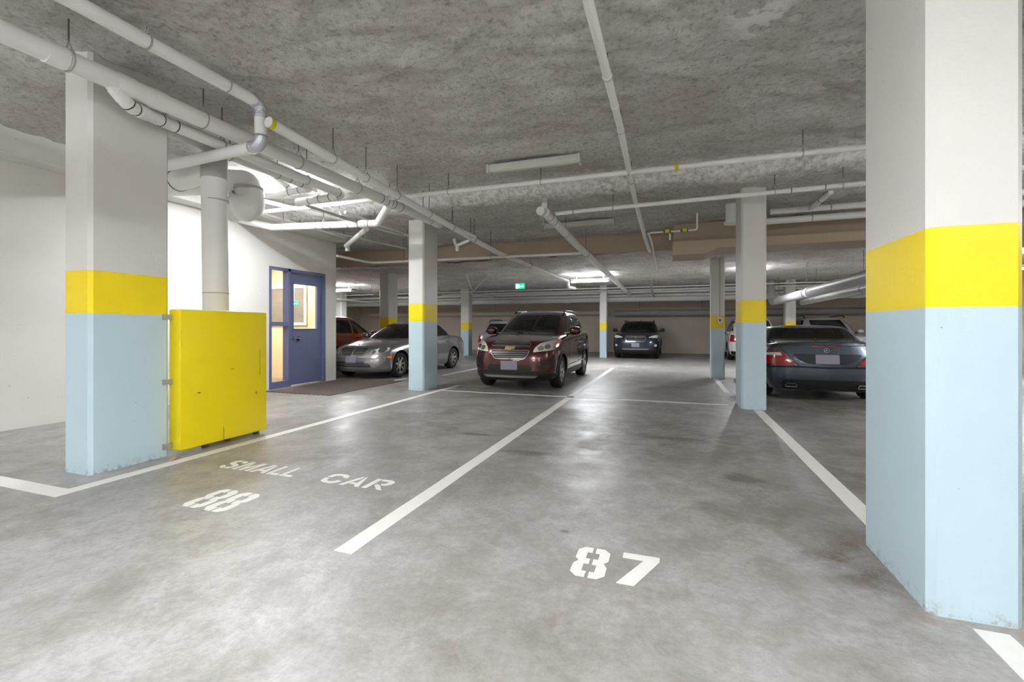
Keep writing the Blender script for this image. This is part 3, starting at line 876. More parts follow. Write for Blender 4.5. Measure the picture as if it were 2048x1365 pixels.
pipe('stubby white duct stub joining the top of the vertical drain pipe from the left', [(-6.6, 3.98, 2.96), (-5.3, 3.9, 3.08), (-4.95, 3.82, 3.08)], .125, bend=.2, bands=(.9,))
o = obj('red_pipe', sweep(bmesh.new(), [(-6.9, 4.6, 3.24), (-5.75, 4.25, 3.20)], .028, 12), M_red, smooth=True, label='red sprinkler main glimpsed behind the top of the left pillar', cat='pipe')

# ---------------------------------------------------------------- services on the right
bk = empty('duct_bulkhead', (0, 9.8, 2.98), 0, 'boxed cream bulkhead hanging from the ceiling left of the right hand pillar', 'bulkhead')
b = bmesh.new()
pr = [(0.0, -.27), (.62, -.27), (.82, -.17), (3.6, -.17), (3.6, .0), (0.0, .0)]
a = [b.verts.new((x, 0, z)) for x, z in pr]; c = [b.verts.new((x, .95, z)) for x, z in pr]
b.faces.new(a); b.faces.new(list(reversed(c)))
for i in range(6): b.faces.new((a[i], a[(i + 1) % 6], c[(i + 1) % 6], c[i]))
bmesh.ops.recalc_face_normals(b, faces=b.faces)
obj('box', b, M_beam, bk)
obj('upper_face', new_box(.02, 3.6, .25, .95, 0, .40), M_beam, bk)
gs = empty('gas_valves', tuple(px_z(1345, 463, 3.02)), 0, 'small gas line with two yellow shut-off valves beneath the bulkhead', 'valve')
obj('gas_pipe', sweep(bmesh.new(), fillet([(-.40, 0, 0), (.42, 0, .0), (.42, 0, .30)], .05), .017, 12), M_pipe, gs, smooth=True, angle=40)
for x in (-.10, .20):
    obj('yellow_handle', new_box(x - .03, x + .05, -.05, -.03, -.03, .035, bevel=.008), M_tape, gs)
    obj('valve_body', cyl(bmesh.new(), (x - .06, 0, 0), (x + .07, 0, 0), .028, 12), M_rust, gs)
obj('valve_tag', new_box(-.06, -.03, -.02, -.01, -.16, -.04), M_whiteframe, gs)
sd = empty('duct_stub', tuple(px_z(1466, 432, 3.19)), 0, 'short round white duct stub hanging beside the right hand pillar', 'duct')
obj('duct_body', cyl(bmesh.new(), (0, 0, -.10), (0, 0, .22), .12, 24), M_pipe, sd, smooth=True, angle=40)
obj('rim', cyl(bmesh.new(), (0, 0, -.14), (0, 0, -.10), .145, 24), M_whiteframe, sd, smooth=True, angle=40)
pipe('pale pipe running right from behind the right hand pillar, upper of two', [(1.6, 9.0, 3.26), (7, 8.9, 3.26)], .05, hangers=(.9,))
pipe('thicker pale pipe running right from behind the right hand pillar, lower of two', [(1.2, 9.3, 3.16), (7, 9.2, 3.16)], .06, hangers=(1.1,))
pipe('short white branch sloping up to the ceiling at the right', [tuple(px_z(1622, 418, 3.24)), tuple(px_z(1662, 384, 3.36))], .04, bands=(.3,))
pipe('large insulated pipe descending at the right above the grey coupe', [(3.40, 5.2, 2.20), (3.35, 10.5, 2.17), (3.3, 12.6, 2.14), (3.32, 18.3, 2.14), (3.32, 18.6, 2.9)], .125, M_pipe_grey, bend=.25, couplings=(8.3,), hangers=(3.5, 8.6, 12.0), seg=22)
pipe('second large pipe running below the insulated one at the right', [(3.95, 8.0, 2.12), (3.95, 17.0, 2.05)], .09, M_pipe_grey, seg=20, hangers=(4.0, 7.5))
pipe('shiny short elbow under the second large pipe at the right', [(4.15, 11.0, 2.18), (4.1, 12.3, 2.02), (4.1, 13.2, 2.05)], .10, M_gal, bend=.3)

# banks of pipes high on the far side
far = [(19.9, 2.60, .055, -17.5, 8.6, 'long far pipe, second from the bottom of the bank beneath the far ceiling'), (20.4, 2.50, .15, -17.5, 6.5, 'fattest pale pipe, lowest of the bank beneath the far ceiling'),
       (18.8, 2.74, .035, -10.0, 8.6, 'thin far pipe near the ceiling, topmost of the bank'), (19.3, 2.70, .06, -17.5, 8.6, 'far pipe just under the topmost thin one of the bank'), (17.6, 2.74, .022, -17.5, 8.6, 'thin conduit crossing in front of the far bank of pipes')]
for (y, z, r, x0, x1, l) in far:
    pipe(l, [(x0, y, z), (x1, y, z)], r, M_pipe, hangers=tuple(range(2, int(x1 - x0), 3)), ring=False, couplings=tuple(5.5 * k + 2 for k in range(1, 5)))
pipe('grey pipe running low along the back wall behind the dark crossover', [(-2.7, 22.9, 1.93), (3.6, 22.9, 1.93), (8.5, 22.9, 1.93)], .15, M_pipe_grey, hangers=(1.2, 4.0), ring=False)
pipe('pale pipe running low along the back wall left of the far slim pillar', [(-17, 22.95, 1.98), (-2.95, 22.95, 1.98)], .12, M_farwall, hangers=(8.0, 12.0), ring=False)
pipe('thin white sprinkler drop sloping down right of the middle pillar', [tuple(px_z(940, 588, 2.62)), tuple(px_z(1055, 606, 2.42))], .022)
pipe('left leg of the crossed braces right of the middle pillar', [tuple(px_z(932, 549, 2.90)), tuple(px_z(945, 583, 2.70))], .018)
pipe('right leg of the crossed braces right of the middle pillar', [tuple(px_z(976, 551, 2.90)), tuple(px_z(946, 584, 2.70))], .018)
pipe('thin pipe bending down in front of the far bank of pipes', [tuple(px_z(1303, 562, 2.8)), tuple(px_z(1303, 580, 2.65)), tuple(px_z(1313, 604, 2.45))], .03, M_pipe_grey, bend=.1)
pipe('sloping grey pipe in the far left ceiling bay', [tuple(px_z(705, 579, 2.62)), tuple(px_z(768, 593, 2.56))], .03, M_pipe_grey, hangers=(.6, 1.6))
pipe('lower sloping white pipe in the far left ceiling bay', [tuple(px_z(674, 598, 2.52)), tuple(px_z(772, 608, 2.5))], .03)


# ---------------------------------------------------------------- cars
def catmull(keys, x):
    """smooth interpolation through (x, value) keys, monotone enough for body profiles"""
    if x <= keys[0][0]: return keys[0][1]
    if x >= keys[-1][0]: return keys[-1][1]
    for i in range(len(keys) - 1):
        x0, y0 = keys[i]; x1, y1 = keys[i + 1]
        if x0 <= x <= x1:
            def sl(j):
                if j <= 0: a, b = keys[0], keys[1]
                elif j >= len(keys) - 1: a, b = keys[-2], keys[-1]
                else:
                    a, b = keys[j - 1], keys[j + 1]
                    m1 = (keys[j][1] - a[1]) / max(1e-6, keys[j][0] - a[0]); m2 = (b[1] - keys[j][1]) / max(1e-6, b[0] - keys[j][0])
                    if m1 * m2 <= 0: return 0.0
                    return 2 * m1 * m2 / (m1 + m2)
                return (b[1] - a[1]) / max(1e-6, b[0] - a[0])
            t = (x - x0) / (x1 - x0); h = x1 - x0
            m0, m1 = sl(i) * h, sl(i + 1) * h
            return (2 * t ** 3 - 3 * t * t + 1) * y0 + (t ** 3 - 2 * t * t + t) * m0 + (-2 * t ** 3 + 3 * t * t) * y1 + (t ** 3 - t * t) * m1
    return keys[-1][1]


def loft_rows(bm, rows, mi=0, close=False):
    for a, b in zip(rows, rows[1:]):
        for i in range(len(a) - 1):
            if a[i] is a[i + 1] or b[i] is b[i + 1]: continue
            bm.faces.new((a[i], a[i + 1], b[i + 1], b[i])).material_index = mi


def shell(stations, levels, top_rows=8):
    """closed body: stations(level) gives the right-hand outline (x, y, z) from front centre to rear centre"""
    bm = bmesh.new()
    L = []
    for t in levels:
        right = stations(t)
        L.append(right)
    n = len(L[0])
    rows = []
    for pts in L:
        R = [bm.verts.new(p) for p in pts]
        Lf = [R[0]] + [bm.verts.new((p[0], -p[1], p[2])) for p in pts[1:-1]] + [R[-1]]
        rows.append((R, Lf))
    for (r0, l0), (r1, l1) in zip(rows, rows[1:]):
        for i in range(n - 1):
            bm.faces.new((r0[i], r0[i + 1], r1[i + 1], r1[i]))
            bm.faces.new((l0[i + 1], l0[i], l1[i], l1[i + 1]))
    return bm, rows, L


def finish_cap(bm, rows, crown, k=7):
    R, Lf = rows[-1]
    n = len(R)
    prev = None
    for i in range(n):
        a, b = R[i], Lf[i]
        if a is b: row = [a]
        else:
            row = [a]
            for j in range(1, k):
                s = 1 - 2 * j / k
                y = a.co.y * s
                row.append(bm.verts.new((a.co.x, y, a.co.z + crown(a.co.x, y, a.co.y))))
            row.append(b)
        if prev is not None:
            if len(prev) == 1:
                for j in range(len(row) - 1): bm.faces.new((prev[0], row[j + 1], row[j]))
            elif len(row) == 1:
                for j in range(len(prev) - 1): bm.faces.new((prev[j], prev[j + 1], row[0]))
            else:
                for j in range(len(row) - 1): bm.faces.new((prev[j], prev[j + 1], row[j + 1], row[j]))
        prev = row
    R0, L0 = rows[0]
    bm.faces.new(list(R0) + list(reversed(L0[1:-1])))
    bmesh.ops.recalc_face_normals(bm, faces=bm.faces)


def refine(poly, n=1):
    return poly


def rounded(poly, r=.03, n=4):
    out = []
    m = len(poly)
    for i in range(m):
        a, b, c = Vector(poly[i - 1]), Vector(poly[i]), Vector(poly[(i + 1) % m])
        d1, d2 = a - b, c - b
        t = min(r, d1.length * .45, d2.length * .45)
        p1, p2 = b + d1.normalized() * t, b + d2.normalized() * t
        for k in range(n + 1):
            s = k / n
            out.append(tuple((1 - s) ** 2 * p1 + 2 * s * (1 - s) * b + s * s * p2))
    return out


def ell(cx, cz, rx, rz, n=20, rot=0.0):
    return [(cx + rx * math.cos(2 * PI * k / n) * math.cos(rot) - rz * math.sin(2 * PI * k / n) * math.sin(rot), cz + rx * math.cos(2 * PI * k / n) * math.sin(rot) + rz * math.sin(2 * PI * k / n) * math.cos(rot)) for k in range(n)]


def ring_poly(poly, w):
    """(outer, inner) as a list of quads between a polygon and its inset"""
    c = Vector((sum(p[0] for p in poly) / len(poly), sum(p[1] for p in poly) / len(poly)))
    m = len(poly); inner = []
    area = sum(poly[i][0] * poly[(i + 1) % m][1] - poly[(i + 1) % m][0] * poly[i][1] for i in range(m))
    s = 1 if area > 0 else -1
    for i in range(m):
        a, b, d = Vector(poly[i - 1]), Vector(poly[i]), Vector(poly[(i + 1) % m])
        e = ((b - a).normalized() + (d - b).normalized())
        if e.length < 1e-6: e = (d - b)
        e.normalize()
        nrm = Vector((-e.y, e.x)) * s
        inner.append(tuple(b + nrm * w))
    return [[poly[i], poly[(i + 1) % m], inner[(i + 1) % m], inner[i]] for i in range(m)]


class Car:
    def __init__(s, kind, loc, rz, label, L, W, H, prof, plan_front, plan_rear, paint, wheel_r, axles, cabin, group='parked cars', zb=.19, sides=None, wheel_y=None, cladding=None, spokes=7):
        s.L, s.W, s.H = L, W, H
        s.root = empty(kind, loc, rz, label, 'car')
        s.paint = paint
        hw = W / 2
        s.hw = hw
        # plan outline of the widest line
        fx = plan_front      # [(x, y fraction)]
        rx = plan_rear       # [(distance from the rear, y fraction)]
        xs = []
        yk = [(a, b) for a, b in fx] + [(L - a, b) for a, b in reversed(rx)]
        front = []
        m = 10
        yf = fx[-1][1]
        # dense stations: front part by key interpolation over a parameter
        def para(keys, t):
            i = min(int(t), len(keys) - 2); u = t - i
            p0 = keys[max(0, i - 1)]; p1 = keys[i]; p2 = keys[i + 1]; p3 = keys[min(len(keys) - 1, i + 2)]
            return tuple(.5 * ((2 * p1[j]) + (-p0[j] + p2[j]) * u + (2 * p0[j] - 5 * p1[j] + 4 * p2[j] - p3[j]) * u * u + (-p0[j] + 3 * p1[j] - 3 * p2[j] + p3[j]) * u ** 3) for j in (0, 1))
        keys = yk
        st = []
        N = len(keys) - 1
        for i in range(N):
            seg = math.hypot(keys[i + 1][0] - keys[i][0], (keys[i + 1][1] - keys[i][1]) * hw)
            q = max(2, int(seg / .06))
            for k in range(q): st.append(para(keys, i + k / q))
        st.append(keys[-1])
        s.st = st
        levels = prof['levels']      # (t, width factor, front inset, rear inset)
        top = prof['top']            # z of the shoulder line by x
        crown = prof.get('crown', .05)

        def stations(lv):
            t, g, f, r = lv
            out = []
            for (x, y) in st:
                y = max(0.0, min(1.0, y))
                wf = max(0.0, 1 - x / (L * .22)) ** .8
                wr = max(0.0, 1 - (L - x) / (L * .22)) ** .8
                xx = x + f * wf - r * wr
                zt = catmull(top, xx)
                yy = y * hw * g
                zz = zb + t * (zt - zb) + (crown * (1 - y * y) * max(0, (t - .55) / .45) if t > .55 else 0)
                lift = prof.get('lift')
                if lift and t == 0: zz += catmull(lift, xx)
                out.append((xx, yy, zz))
            out[0] = (out[0][0], 0, out[0][2]); out[-1] = (out[-1][0], 0, out[-1][2])
            return out
        bm, rows, L_ = shell(stations, levels)

        def cr(x, y, ya):
            ymax = hw * levels[-1][1]
            return crown * ((1 - (y / ymax) ** 2) - (1 - (ya / ymax) ** 2))
        finish_cap(bm, rows, cr)
        # cabin
        cb = cabin
        def cab(lv):
            t, ins = lv
            z = cb['z0'] + t * (cb['z1'] - cb['z0'])
            xf = catmull(cb['front'], t); xr = catmull(cb['rear'], t); h = catmull(cb['half'], t)
            out = []
            n = 46
            e = cb.get('exp', 5.0)
            for k in range(n + 1):
                th = PI * k / n
                c, sn = math.cos(th), math.sin(th)
                px = abs(c) ** (2 / e) * (1 if c > 0 else -1); py = abs(sn) ** (2 / e)
                hx = (xr - xf) / 2 - ins; xm = (xf + xr) / 2
                x = xm - px * hx
                bow = cb.get('bow', .10)
                x += bow * (py ** 2) * (1 if px > 0 else -.5) * max(0, abs(px)) ** 3
                out.append((x, max(0, (h - ins) * py) * (1 - cb.get('taper', .06) * max(0, -px) ** 2), z))
            out[0] = (out[0][0], 0, z); out[-1] = (out[-1][0], 0, z)
            return out
        lv = [(0, 0), (.2, 0), (.4, 0), (.6, 0), (.78, 0), (.88, .004), (.94, .016), (.98, .04), (1.0, .09)]
        bm2, rows2, _ = shell(cab, lv)
        cc = cb.get('crown', .035)
        xa, xb = rows2[-1][0][0].co.x, rows2[-1][0][-1].co.x
        hr = catmull(cb['half'], 1.0)
        finish_cap(bm2, rows2, lambda x, y, ya: cc * (1 - (y / hr) ** 2) * (1 - ((x - (xa + xb) / 2) / ((xb - xa) / 2)) ** 4) if ya > 0 else 0)
        me2 = bpy.data.meshes.new('t'); bm2.to_mesh(me2)
        full = bm.copy(); full.from_mesh(me2)
        s.bvh = BVHTree.FromBMesh(full)
        s.bvh_body = BVHTree.FromBMesh(bm)
        full.free(); bm2.free(); bpy.data.meshes.remove(me2)
        # wheel arches
        body_me = bpy.data.meshes.new('t'); bm.to_mesh(body_me); bm.free()
        body_me.materials.append(paint); body_me.materials.append(M_black)
        cut = bmesh.new()
        wy = wheel_y or hw
        for ax in axles:
            for sd in (-1, 1):
                cyl(cut, (ax, sd * (hw - .30), wheel_r + .01), (ax, sd * (hw + .2), wheel_r + .01), wheel_r + .045, 40, 1)
        cm = bpy.data.meshes.new('cut'); cut.to_mesh(cm); cut.free()
        cm.materials.append(paint); cm.materials.append(M_black)
        bo = bpy.data.objects.new('body', body_me); co = bpy.data.objects.new('cut', cm)
        COL.objects.link(bo); COL.objects.link(co)
        md = bo.modifiers.new('arches', 'BOOLEAN'); md.operation = 'DIFFERENCE'; md.object = co; md.solver = 'EXACT'; md.material_mode = 'TRANSFER'
        dg = bpy.context.evaluated_depsgraph_get(); dg.update()
        nm = bpy.data.meshes.new_from_object(bo.evaluated_get(dg))
        bo.modifiers.clear(); bo.data = nm
        bpy.data.objects.remove(co)
        nm.name = 'body'
        for p in nm.polygons: p.use_smooth = True
        nm.set_sharp_from_angle(angle=math.radians(42))
        bo.parent = s.root
        s.body = bo
        bm3 = bmesh.new(); m3 = None
        bm2, rows2, _ = shell(cab, lv)
        finish_cap(bm2, rows2, lambda x, y, ya: cc * (1 - (y / hr) ** 2) * (1 - ((x - (xa + xb) / 2) / ((xb - xa) / 2)) ** 4) if ya > 0 else 0)
        bm3.free()
        s.cabin = obj('roof', bm2, cb.get('paint', paint), s.root, smooth=True, angle=60)
        s.axles, s.wr = axles, wheel_r
        for ax in axles:
            for sd in (-1, 1): s.wheel(ax, sd, wy, wheel_r, spokes)
        if cladding: s.clad(cladding)

    def wheel(s, ax, sd, wy, r, spokes):
        b = bmesh.new()
        y1 = sd * (wy - .02); y0 = sd * (wy - .225)
        prof = [(.62, y1 - sd * .012), (.66, y1), (.80, y1 + sd * .004), (.93, y1 - sd * .006), (.985, y1 - sd * .03), (1.0, y1 - sd * .06), (1.0, y0 + sd * .06), (.985, y0 + sd * .03), (.93, y0), (.62, y0)]
        n = 36; rings = []
        for rr, y in prof:
            rings.append([b.verts.new((rr * r * math.cos(2 * PI * k / n), y, rr * r * math.sin(2 * PI * k / n))) for k in range(n)])
        for a, c in zip(rings, rings[1:] + rings[:1]):
            for k in range(n): b.faces.new((a[k], a[(k + 1) % n], c[(k + 1) % n], c[k]))
        bmesh.ops.recalc_face_normals(b, faces=b.faces)
        w = obj('wheel', b, M_rubber, s.root, smooth=True, angle=50)
        w.location = (ax, 0, r)
        ri = r * .655
        c = bmesh.new()
        yo = y1 - sd * .006; yb = y1 - sd * .11
        # rim barrel and lip
        ringsr = []
        for rr, y in ((1.0, yo), (.93, yo - sd * .004), (.90, yo - sd * .03), (.88, yb), (0.0, yb)):
            if rr == 0: continue
            ringsr.append([c.verts.new((rr * ri * math.cos(2 * PI * k / n), y, rr * ri * math.sin(2 * PI * k / n))) for k in range(n)])
        for a, d in zip(ringsr, ringsr[1:]):
            for k in range(n): c.faces.new((a[k], a[(k + 1) % n], d[(k + 1) % n], d[k]))
        for k in range(spokes):
            an = 2 * PI * k / spokes + .2
            ca, sa = math.cos(an), math.sin(an)
            def P(rad, lat, y): return (ca * rad - sa * lat, y, sa * rad + ca * lat)
            wi, wo = ri * .17, ri * .12
            a = [c.verts.new(P(ri * .12, -wi, yo - sd * .035)), c.verts.new(P(ri * .12, wi, yo - sd * .035)), c.verts.new(P(ri * .92, wo, yo - sd * .008)), c.verts.new(P(ri * .92, -wo, yo - sd * .008))]
            d = [c.verts.new((v.co.x, v.co.y - sd * .03, v.co.z)) for v in a]
            c.faces.new(a); c.faces.new(list(reversed(d)))
            for i in range(4): c.faces.new((a[i], d[i], d[(i + 1) % 4], a[(i + 1) % 4]))
        cyl(c, (0, yo - sd * .06, 0), (0, yo - sd * .022, 0), ri * .22, 20)
        bmesh.ops.recalc_face_normals(c, faces=c.faces)
        obj('rim', c, M_alloy, w, smooth=True, angle=35)
        e = cyl(bmesh.new(), (0, yb, 0), (0, yb - sd * .01, 0), ri * .88, 30)
        obj('brake_disc', e, M_dark, w)

    def clad(s, m):
        pass

    def conform(s, name, polys, view, m, off=.004, thick=.012, cell=.05, parent=None, label=None, body_only=False):
        """lay flat outlines on the bodywork. view: front, rear (y, z), side+/side- (x, z), top (x, y)"""
        bvh = s.bvh_body if body_only else s.bvh
        dirs = {'front': Vector((1, 0, 0)), 'rear': Vector((-1, 0, 0)), 'side+': Vector((0, -1, 0)), 'side-': Vector((0, 1, 0)), 'top': Vector((0, 0, -1))}
        d = dirs[view]
        def to3(a, b):
            if view in ('front', 'rear'): return Vector((0, a, b)) - d * 20 + Vector((s.L / 2, 0, 0))
            if view.startswith('side'): return Vector((a, 0, b)) - d * 20
            return Vector((a, b, 0)) - d * 20
        out = bmesh.new()
        if not isinstance(polys[0][0], (tuple, list, Vector)): polys = [polys]
        for poly in polys:
            b = bmesh.new()
            vs = [b.verts.new((p[0], p[1], 0)) for p in poly]
            try: b.faces.new(vs)
            except Exception: b.free(); continue
            xs = [p[0] for p in poly]; ys = [p[1] for p in poly]
            for axis, lo, hi in ((0, min(xs), max(xs)), (1, min(ys), max(ys))):
                k = int((hi - lo) / cell)
                for i in range(1, k + 1):
                    c = lo + (hi - lo) * i / (k + 1)
                    nrm = [0, 0, 0]; nrm[axis] = 1; co = [0, 0, 0]; co[axis] = c
                    bmesh.ops.bisect_plane(b, geom=b.verts[:] + b.edges[:] + b.faces[:], plane_co=co, plane_no=nrm, dist=1e-5)
            bmesh.ops.triangulate(b, faces=b.faces)
            b.verts.ensure_lookup_table(); b.faces.ensure_lookup_table()
            front = {}; back = {}
            lastx = None
            for v in b.verts:
                o = to3(v.co.x, v.co.y)
                h, n, _, _ = bvh.ray_cast(o, d)
                if h is None and view.startswith('side'): continue
                if h is None:
                    q = o + d * 20 if not view in ('front', 'rear') else o + d * 20
                    h, n, _, _ = bvh.find_nearest(q)
                if n.dot(d) > 0: n = -n
                front[v.index] = out.verts.new(h + n * off); back[v.index] = out.verts.new(h - n * thick)
            for f in b.faces:
                ids = [v.index for v in f.verts]
                if any(i not in front for i in ids): continue
                try:
                    out.faces.new([front[i] for i in ids]); out.faces.new([back[i] for i in reversed(ids)])
                except Exception: pass
            for e in b.edges:
                if len(e.link_faces) == 1:
                    i, j = e.verts[0].index, e.verts[1].index
                    if i not in front or j not in front: continue
                    try: out.faces.new((front[i], front[j], back[j], back[i]))
                    except Exception: pass
            b.free()
        bmesh.ops.recalc_face_normals(out, faces=out.faces)
        return obj(name, out, m, parent or s.root, smooth=True, angle=35, label=label)

    def both(s, name, poly, m, **k):
        """side pieces on the two flanks"""
        s.conform(name, poly, 'side+', m, **k); s.conform(name, poly, 'side-', m, **k)

    def mirror_pair(s, x, z, y=None, m=None, size=(.09, .19, .14)):
        for sd in (-1, 1):
            yy = (y or s.hw * .93) * sd
            b = bmesh.new()
            bmesh.ops.create_uvsphere(b, u_segments=16, v_segments=10, radius=1.0)
            for v in b.verts:
                c = v.co.copy()
                c = Vector([abs(q) ** .75 * (1 if q > 0 else -1) for q in c])
                v.co = Vector((c.x * size[0], c.y * size[1] / 2, c.z * size[2] / 2))
            bmesh.ops.translate(b, verts=b.verts, vec=(x, yy + sd * size[1] * .62, z))
            mo = obj('wing_mirror', b, m or s.paint, s.root, smooth=True)
            a = cyl(bmesh.new(), (x, yy - sd * .05, z - size[2] * .45), (x, yy + sd * size[1] * .4, z - size[2] * .25), .022, 10)
            obj('mirror_arm', a, M_dark, mo, smooth=True)
            g_ = new_box(x + size[0] * .80, x + size[0] * 1.0, yy + sd * size[1] * .62 - size[1] * .36, yy + sd * size[1] * .62 + size[1] * .36, z - size[2] * .32, z + size[2] * .32, bevel=.01)
            obj('mirror_glass', g_, M_chrome, mo)

    def seams(s, lines, w=.007):
        for a, b in lines:
            a = Vector(a); b = Vector(b); e = (b - a).normalized(); n = Vector((-e.y, e.x)) * w / 2
            q = [tuple(a + n), tuple(b + n), tuple(b - n), tuple(a - n)]
            for v in ('side+', 'side-'): s.conform('door_seam', q, v, M_black, off=.0012, thick=.004, cell=.06)

    def plate(s, y, z, view, w=.305, h=.155):
        s.conform('licence_plate', rounded([(y - w / 2, z - h / 2), (y + w / 2, z - h / 2), (y + w / 2, z + h / 2), (y - w / 2, z + h / 2)], .012), view, M_plate, off=.014, thick=.002, cell=.2)


def band_poly(pts, w):
    """thin strip following a polyline, as quads"""
    out = []
    pts = [Vector(p) for p in pts]
    ns = []
    for i in range(len(pts)):
        a = pts[max(0, i - 1)]; b = pts[min(len(pts) - 1, i + 1)]; e = (b - a).normalized(); ns.append(Vector((-e.y, e.x)) * w / 2)
    for i in range(len(pts) - 1):
        out.append([tuple(pts[i] + ns[i]), tuple(pts[i + 1] + ns[i + 1]), tuple(pts[i + 1] - ns[i + 1]), tuple(pts[i] - ns[i])])
    return out


def mir(poly): return [(-a, b) for a, b in reversed(poly)]


def arch_ring(ax, r, w, z0=.2, a0=-10, a1=190):
    pts = []
    for k in range(19):
        a = math.radians(a0 + (a1 - a0) * k / 18)
        pts.append((ax + (r) * math.cos(a), r * math.sin(a) + z0))
    return pts


def car_paint(name, rgb, metal=.35, rough=.28):
    return mat(name, rgb, rough, metal=metal, coat=1.0)


# --- dark red crossover, nose toward the camera
P_red = car_paint('dark_red_paint', (74, 12, 16), .5, .22)
L = 4.28
lv_suv = [(0, .90, .10, .06), (.08, .955, .045, .02), (.2, .985, .01, 0), (.38, 1.0, 0, 0), (.55, 1.0, .0, .0), (.70, .995, .02, .02), (.82, .985, .05, .04), (.90, .97, .09, .06), (.95, .95, .13, .08), (.985, .91, .19, .10), (1.0, .85, .27, .14)]
red = Car('compact_suv', (-3.02, 8.42, 0), PI / 2, 'dark red compact crossover parked facing the camera in the middle', L, 1.775, 1.67,
          dict(levels=lv_suv, top=[(0, .86), (.25, .93), (.6, 1.0), (1.15, 1.08), (1.6, 1.10), (3.0, 1.14), (4.0, 1.15), (4.28, 1.10)], crown=.05),
          [(0, 0), (.015, .35), (.06, .62), (.15, .80), (.32, .93), (.62, .99), (1.0, 1.0)], [(0, 0), (.02, .5), (.08, .76), (.22, .93), (.6, 1.0)],
          P_red, .335, (.86, 3.415), dict(z0=.98, z1=1.625, front=[(0, 1.02), (.25, 1.24), (.6, 1.62), (.9, 2.0), (1, 2.16)], rear=[(0, 4.22), (.4, 4.12), (.8, 3.95), (1, 3.82)],
                                          half=[(0, .84), (.3, .80), (.6, .74), (1, .62)], exp=6, bow=.16, crown=.035), zb=.20)
red.conform('windshield', rounded([(-.60, 1.10), (.60, 1.10), (.655, 1.16), (.555, 1.50), (.50, 1.535), (-.50, 1.535), (-.555, 1.50), (-.655, 1.16)], .04), 'front', M_carglass, cell=.06)
red.both('side_window', rounded([(1.62, 1.14), (2.42, 1.16), (2.42, 1.53), (2.16, 1.52), (1.75, 1.27)], .03), M_carglass)
red.both('side_window', rounded([(2.50, 1.165), (3.22, 1.19), (3.22, 1.50), (2.50, 1.53)], .03), M_carglass)
red.both('side_window', rounded([(3.30, 1.20), (3.78, 1.26), (3.62, 1.44), (3.30, 1.49)], .03), M_carglass)
red.both('window_trim', band_poly([(1.58, 1.125), (2.5, 1.145), (3.3, 1.18), (3.84, 1.245)], .018), M_chrome, off=.006)
red.seams([((1.50, 1.05), (1.44, .40)), ((2.46, 1.15), (2.48, .36)), ((3.26, 1.18), (3.20, .85)), ((3.2, .85), (3.02, .5)), ((1.44, .38), (3.0, .36)), ((1.50, 1.05), (1.42, .9))])
# grille: two chrome framed openings with a body-colour bar and badge between
up = rounded([(-.40, .865), (.40, .865), (.41, .90), (.36, .965), (-.36, .965), (-.41, .90)], .035)
dn = rounded([(-.405, .80), (.405, .80), (.385, .72), (.30, .625), (-.30, .625), (-.385, .72)], .04)
for q, nz in ((up, (.893, .925)), (dn, (.755, .712, .668))):
    gobj = red.conform('grille', q, 'front', M_dark, off=.006, label='black slatted grille')
    red.conform('grille_frame', ring_poly(q, .012), 'front', M_chrome, off=.018, parent=gobj)
    for z in nz:
        wv = .36 if len(nz) == 2 else .37 - (.755 - z) * .9
        red.conform('slat', [(-wv, z - .003), (wv, z - .003), (wv, z + .003), (-wv, z + .003)], 'front', M_alloy, off=.012, parent=gobj, cell=.08)
bow = [(-.105, -.022), (-.035, -.022), (-.035, -.042), (.04, -.042), (.045, -.022), (.115, -.022), (.10, .022), (.035, .022), (.032, .042), (-.042, .042), (-.04, .022), (-.115, .022)]
bow = [(x * .88, z * .88 + .833) for x, z in bow]
red.conform('badge', bow, 'front', M_gold, off=.026, thick=.0, label='gold bow-tie badge')
red.conform('badge_frame', ring_poly(bow, -.008), 'front', M_chrome, off=.022)
hl = rounded([(.46, .76), (.80, .80), (.845, .87), (.84, .985), (.74, .985), (.58, .93), (.50, .86)], .03)
for q in (hl, mir(hl)):
    h = red.conform('headlamp', q, 'front', M_lampglass, off=.008)
am = rounded([(.79, .83), (.852, .86), (.855, .985), (.81, .985)], .015)
for q in (am, mir(am)): red.conform('indicator', q, 'front', M_amber, off=.012)
for sg in (1, -1):
    red.conform('lamp_reflector', ell(sg * .60, .835, .058, .045), 'front', M_chrome, off=.0125)
    red.conform('lamp_reflector', ell(sg * .71, .865, .05, .045), 'front', M_chrome, off=.0125)
fog = rounded([(.62, .50), (.80, .47), (.84, .56), (.83, .66), (.74, .66), (.60, .57)], .03)
for q in (fog, mir(fog)): red.conform('fog_lamp_recess', q, 'front', M_dark, off=.006)
red.conform('lower_intake', rounded([(-.46, .40), (.46, .40), (.43, .52), (-.43, .52)], .03), 'front', M_dark, off=.004)
red.conform('bumper_lower', [(-.86, .21), (.86, .21), (.86, .33), (.62, .40), (-.62, .40), (-.86, .33)], 'front', M_dark, off=.007)
red.conform('skid_plate', rounded([(-.50, .27), (.50, .27), (.56, .315), (-.56, .315)], .01), 'front', M_alloy, off=.02)
red.plate(-.0, .505, 'front', .34, .17)
for ax in (.86, 3.415):
    red.both('arch_cladding', band_poly(arch_ring(ax, .40, .05, .335, -14, 194), .055), M_dark, off=.012)
red.both('sill_cladding', [(1.28, .21), (3.0, .21), (3.0, .34), (1.28, .34)], M_dark, off=.01)
red.both('door_strip', band_poly([(1.5, .42), (3.0, .455)], .02), M_chrome, off=.014)
red.both('door_handle', rounded([(2.22, .965), (2.40, .975), (2.40, .945), (2.22, .935)], .01), P_red, off=.03)
red.both('door_handle', rounded([(3.0, .995), (3.18, 1.005), (3.18, .975), (3.0, .965)], .01), P_red, off=.03)
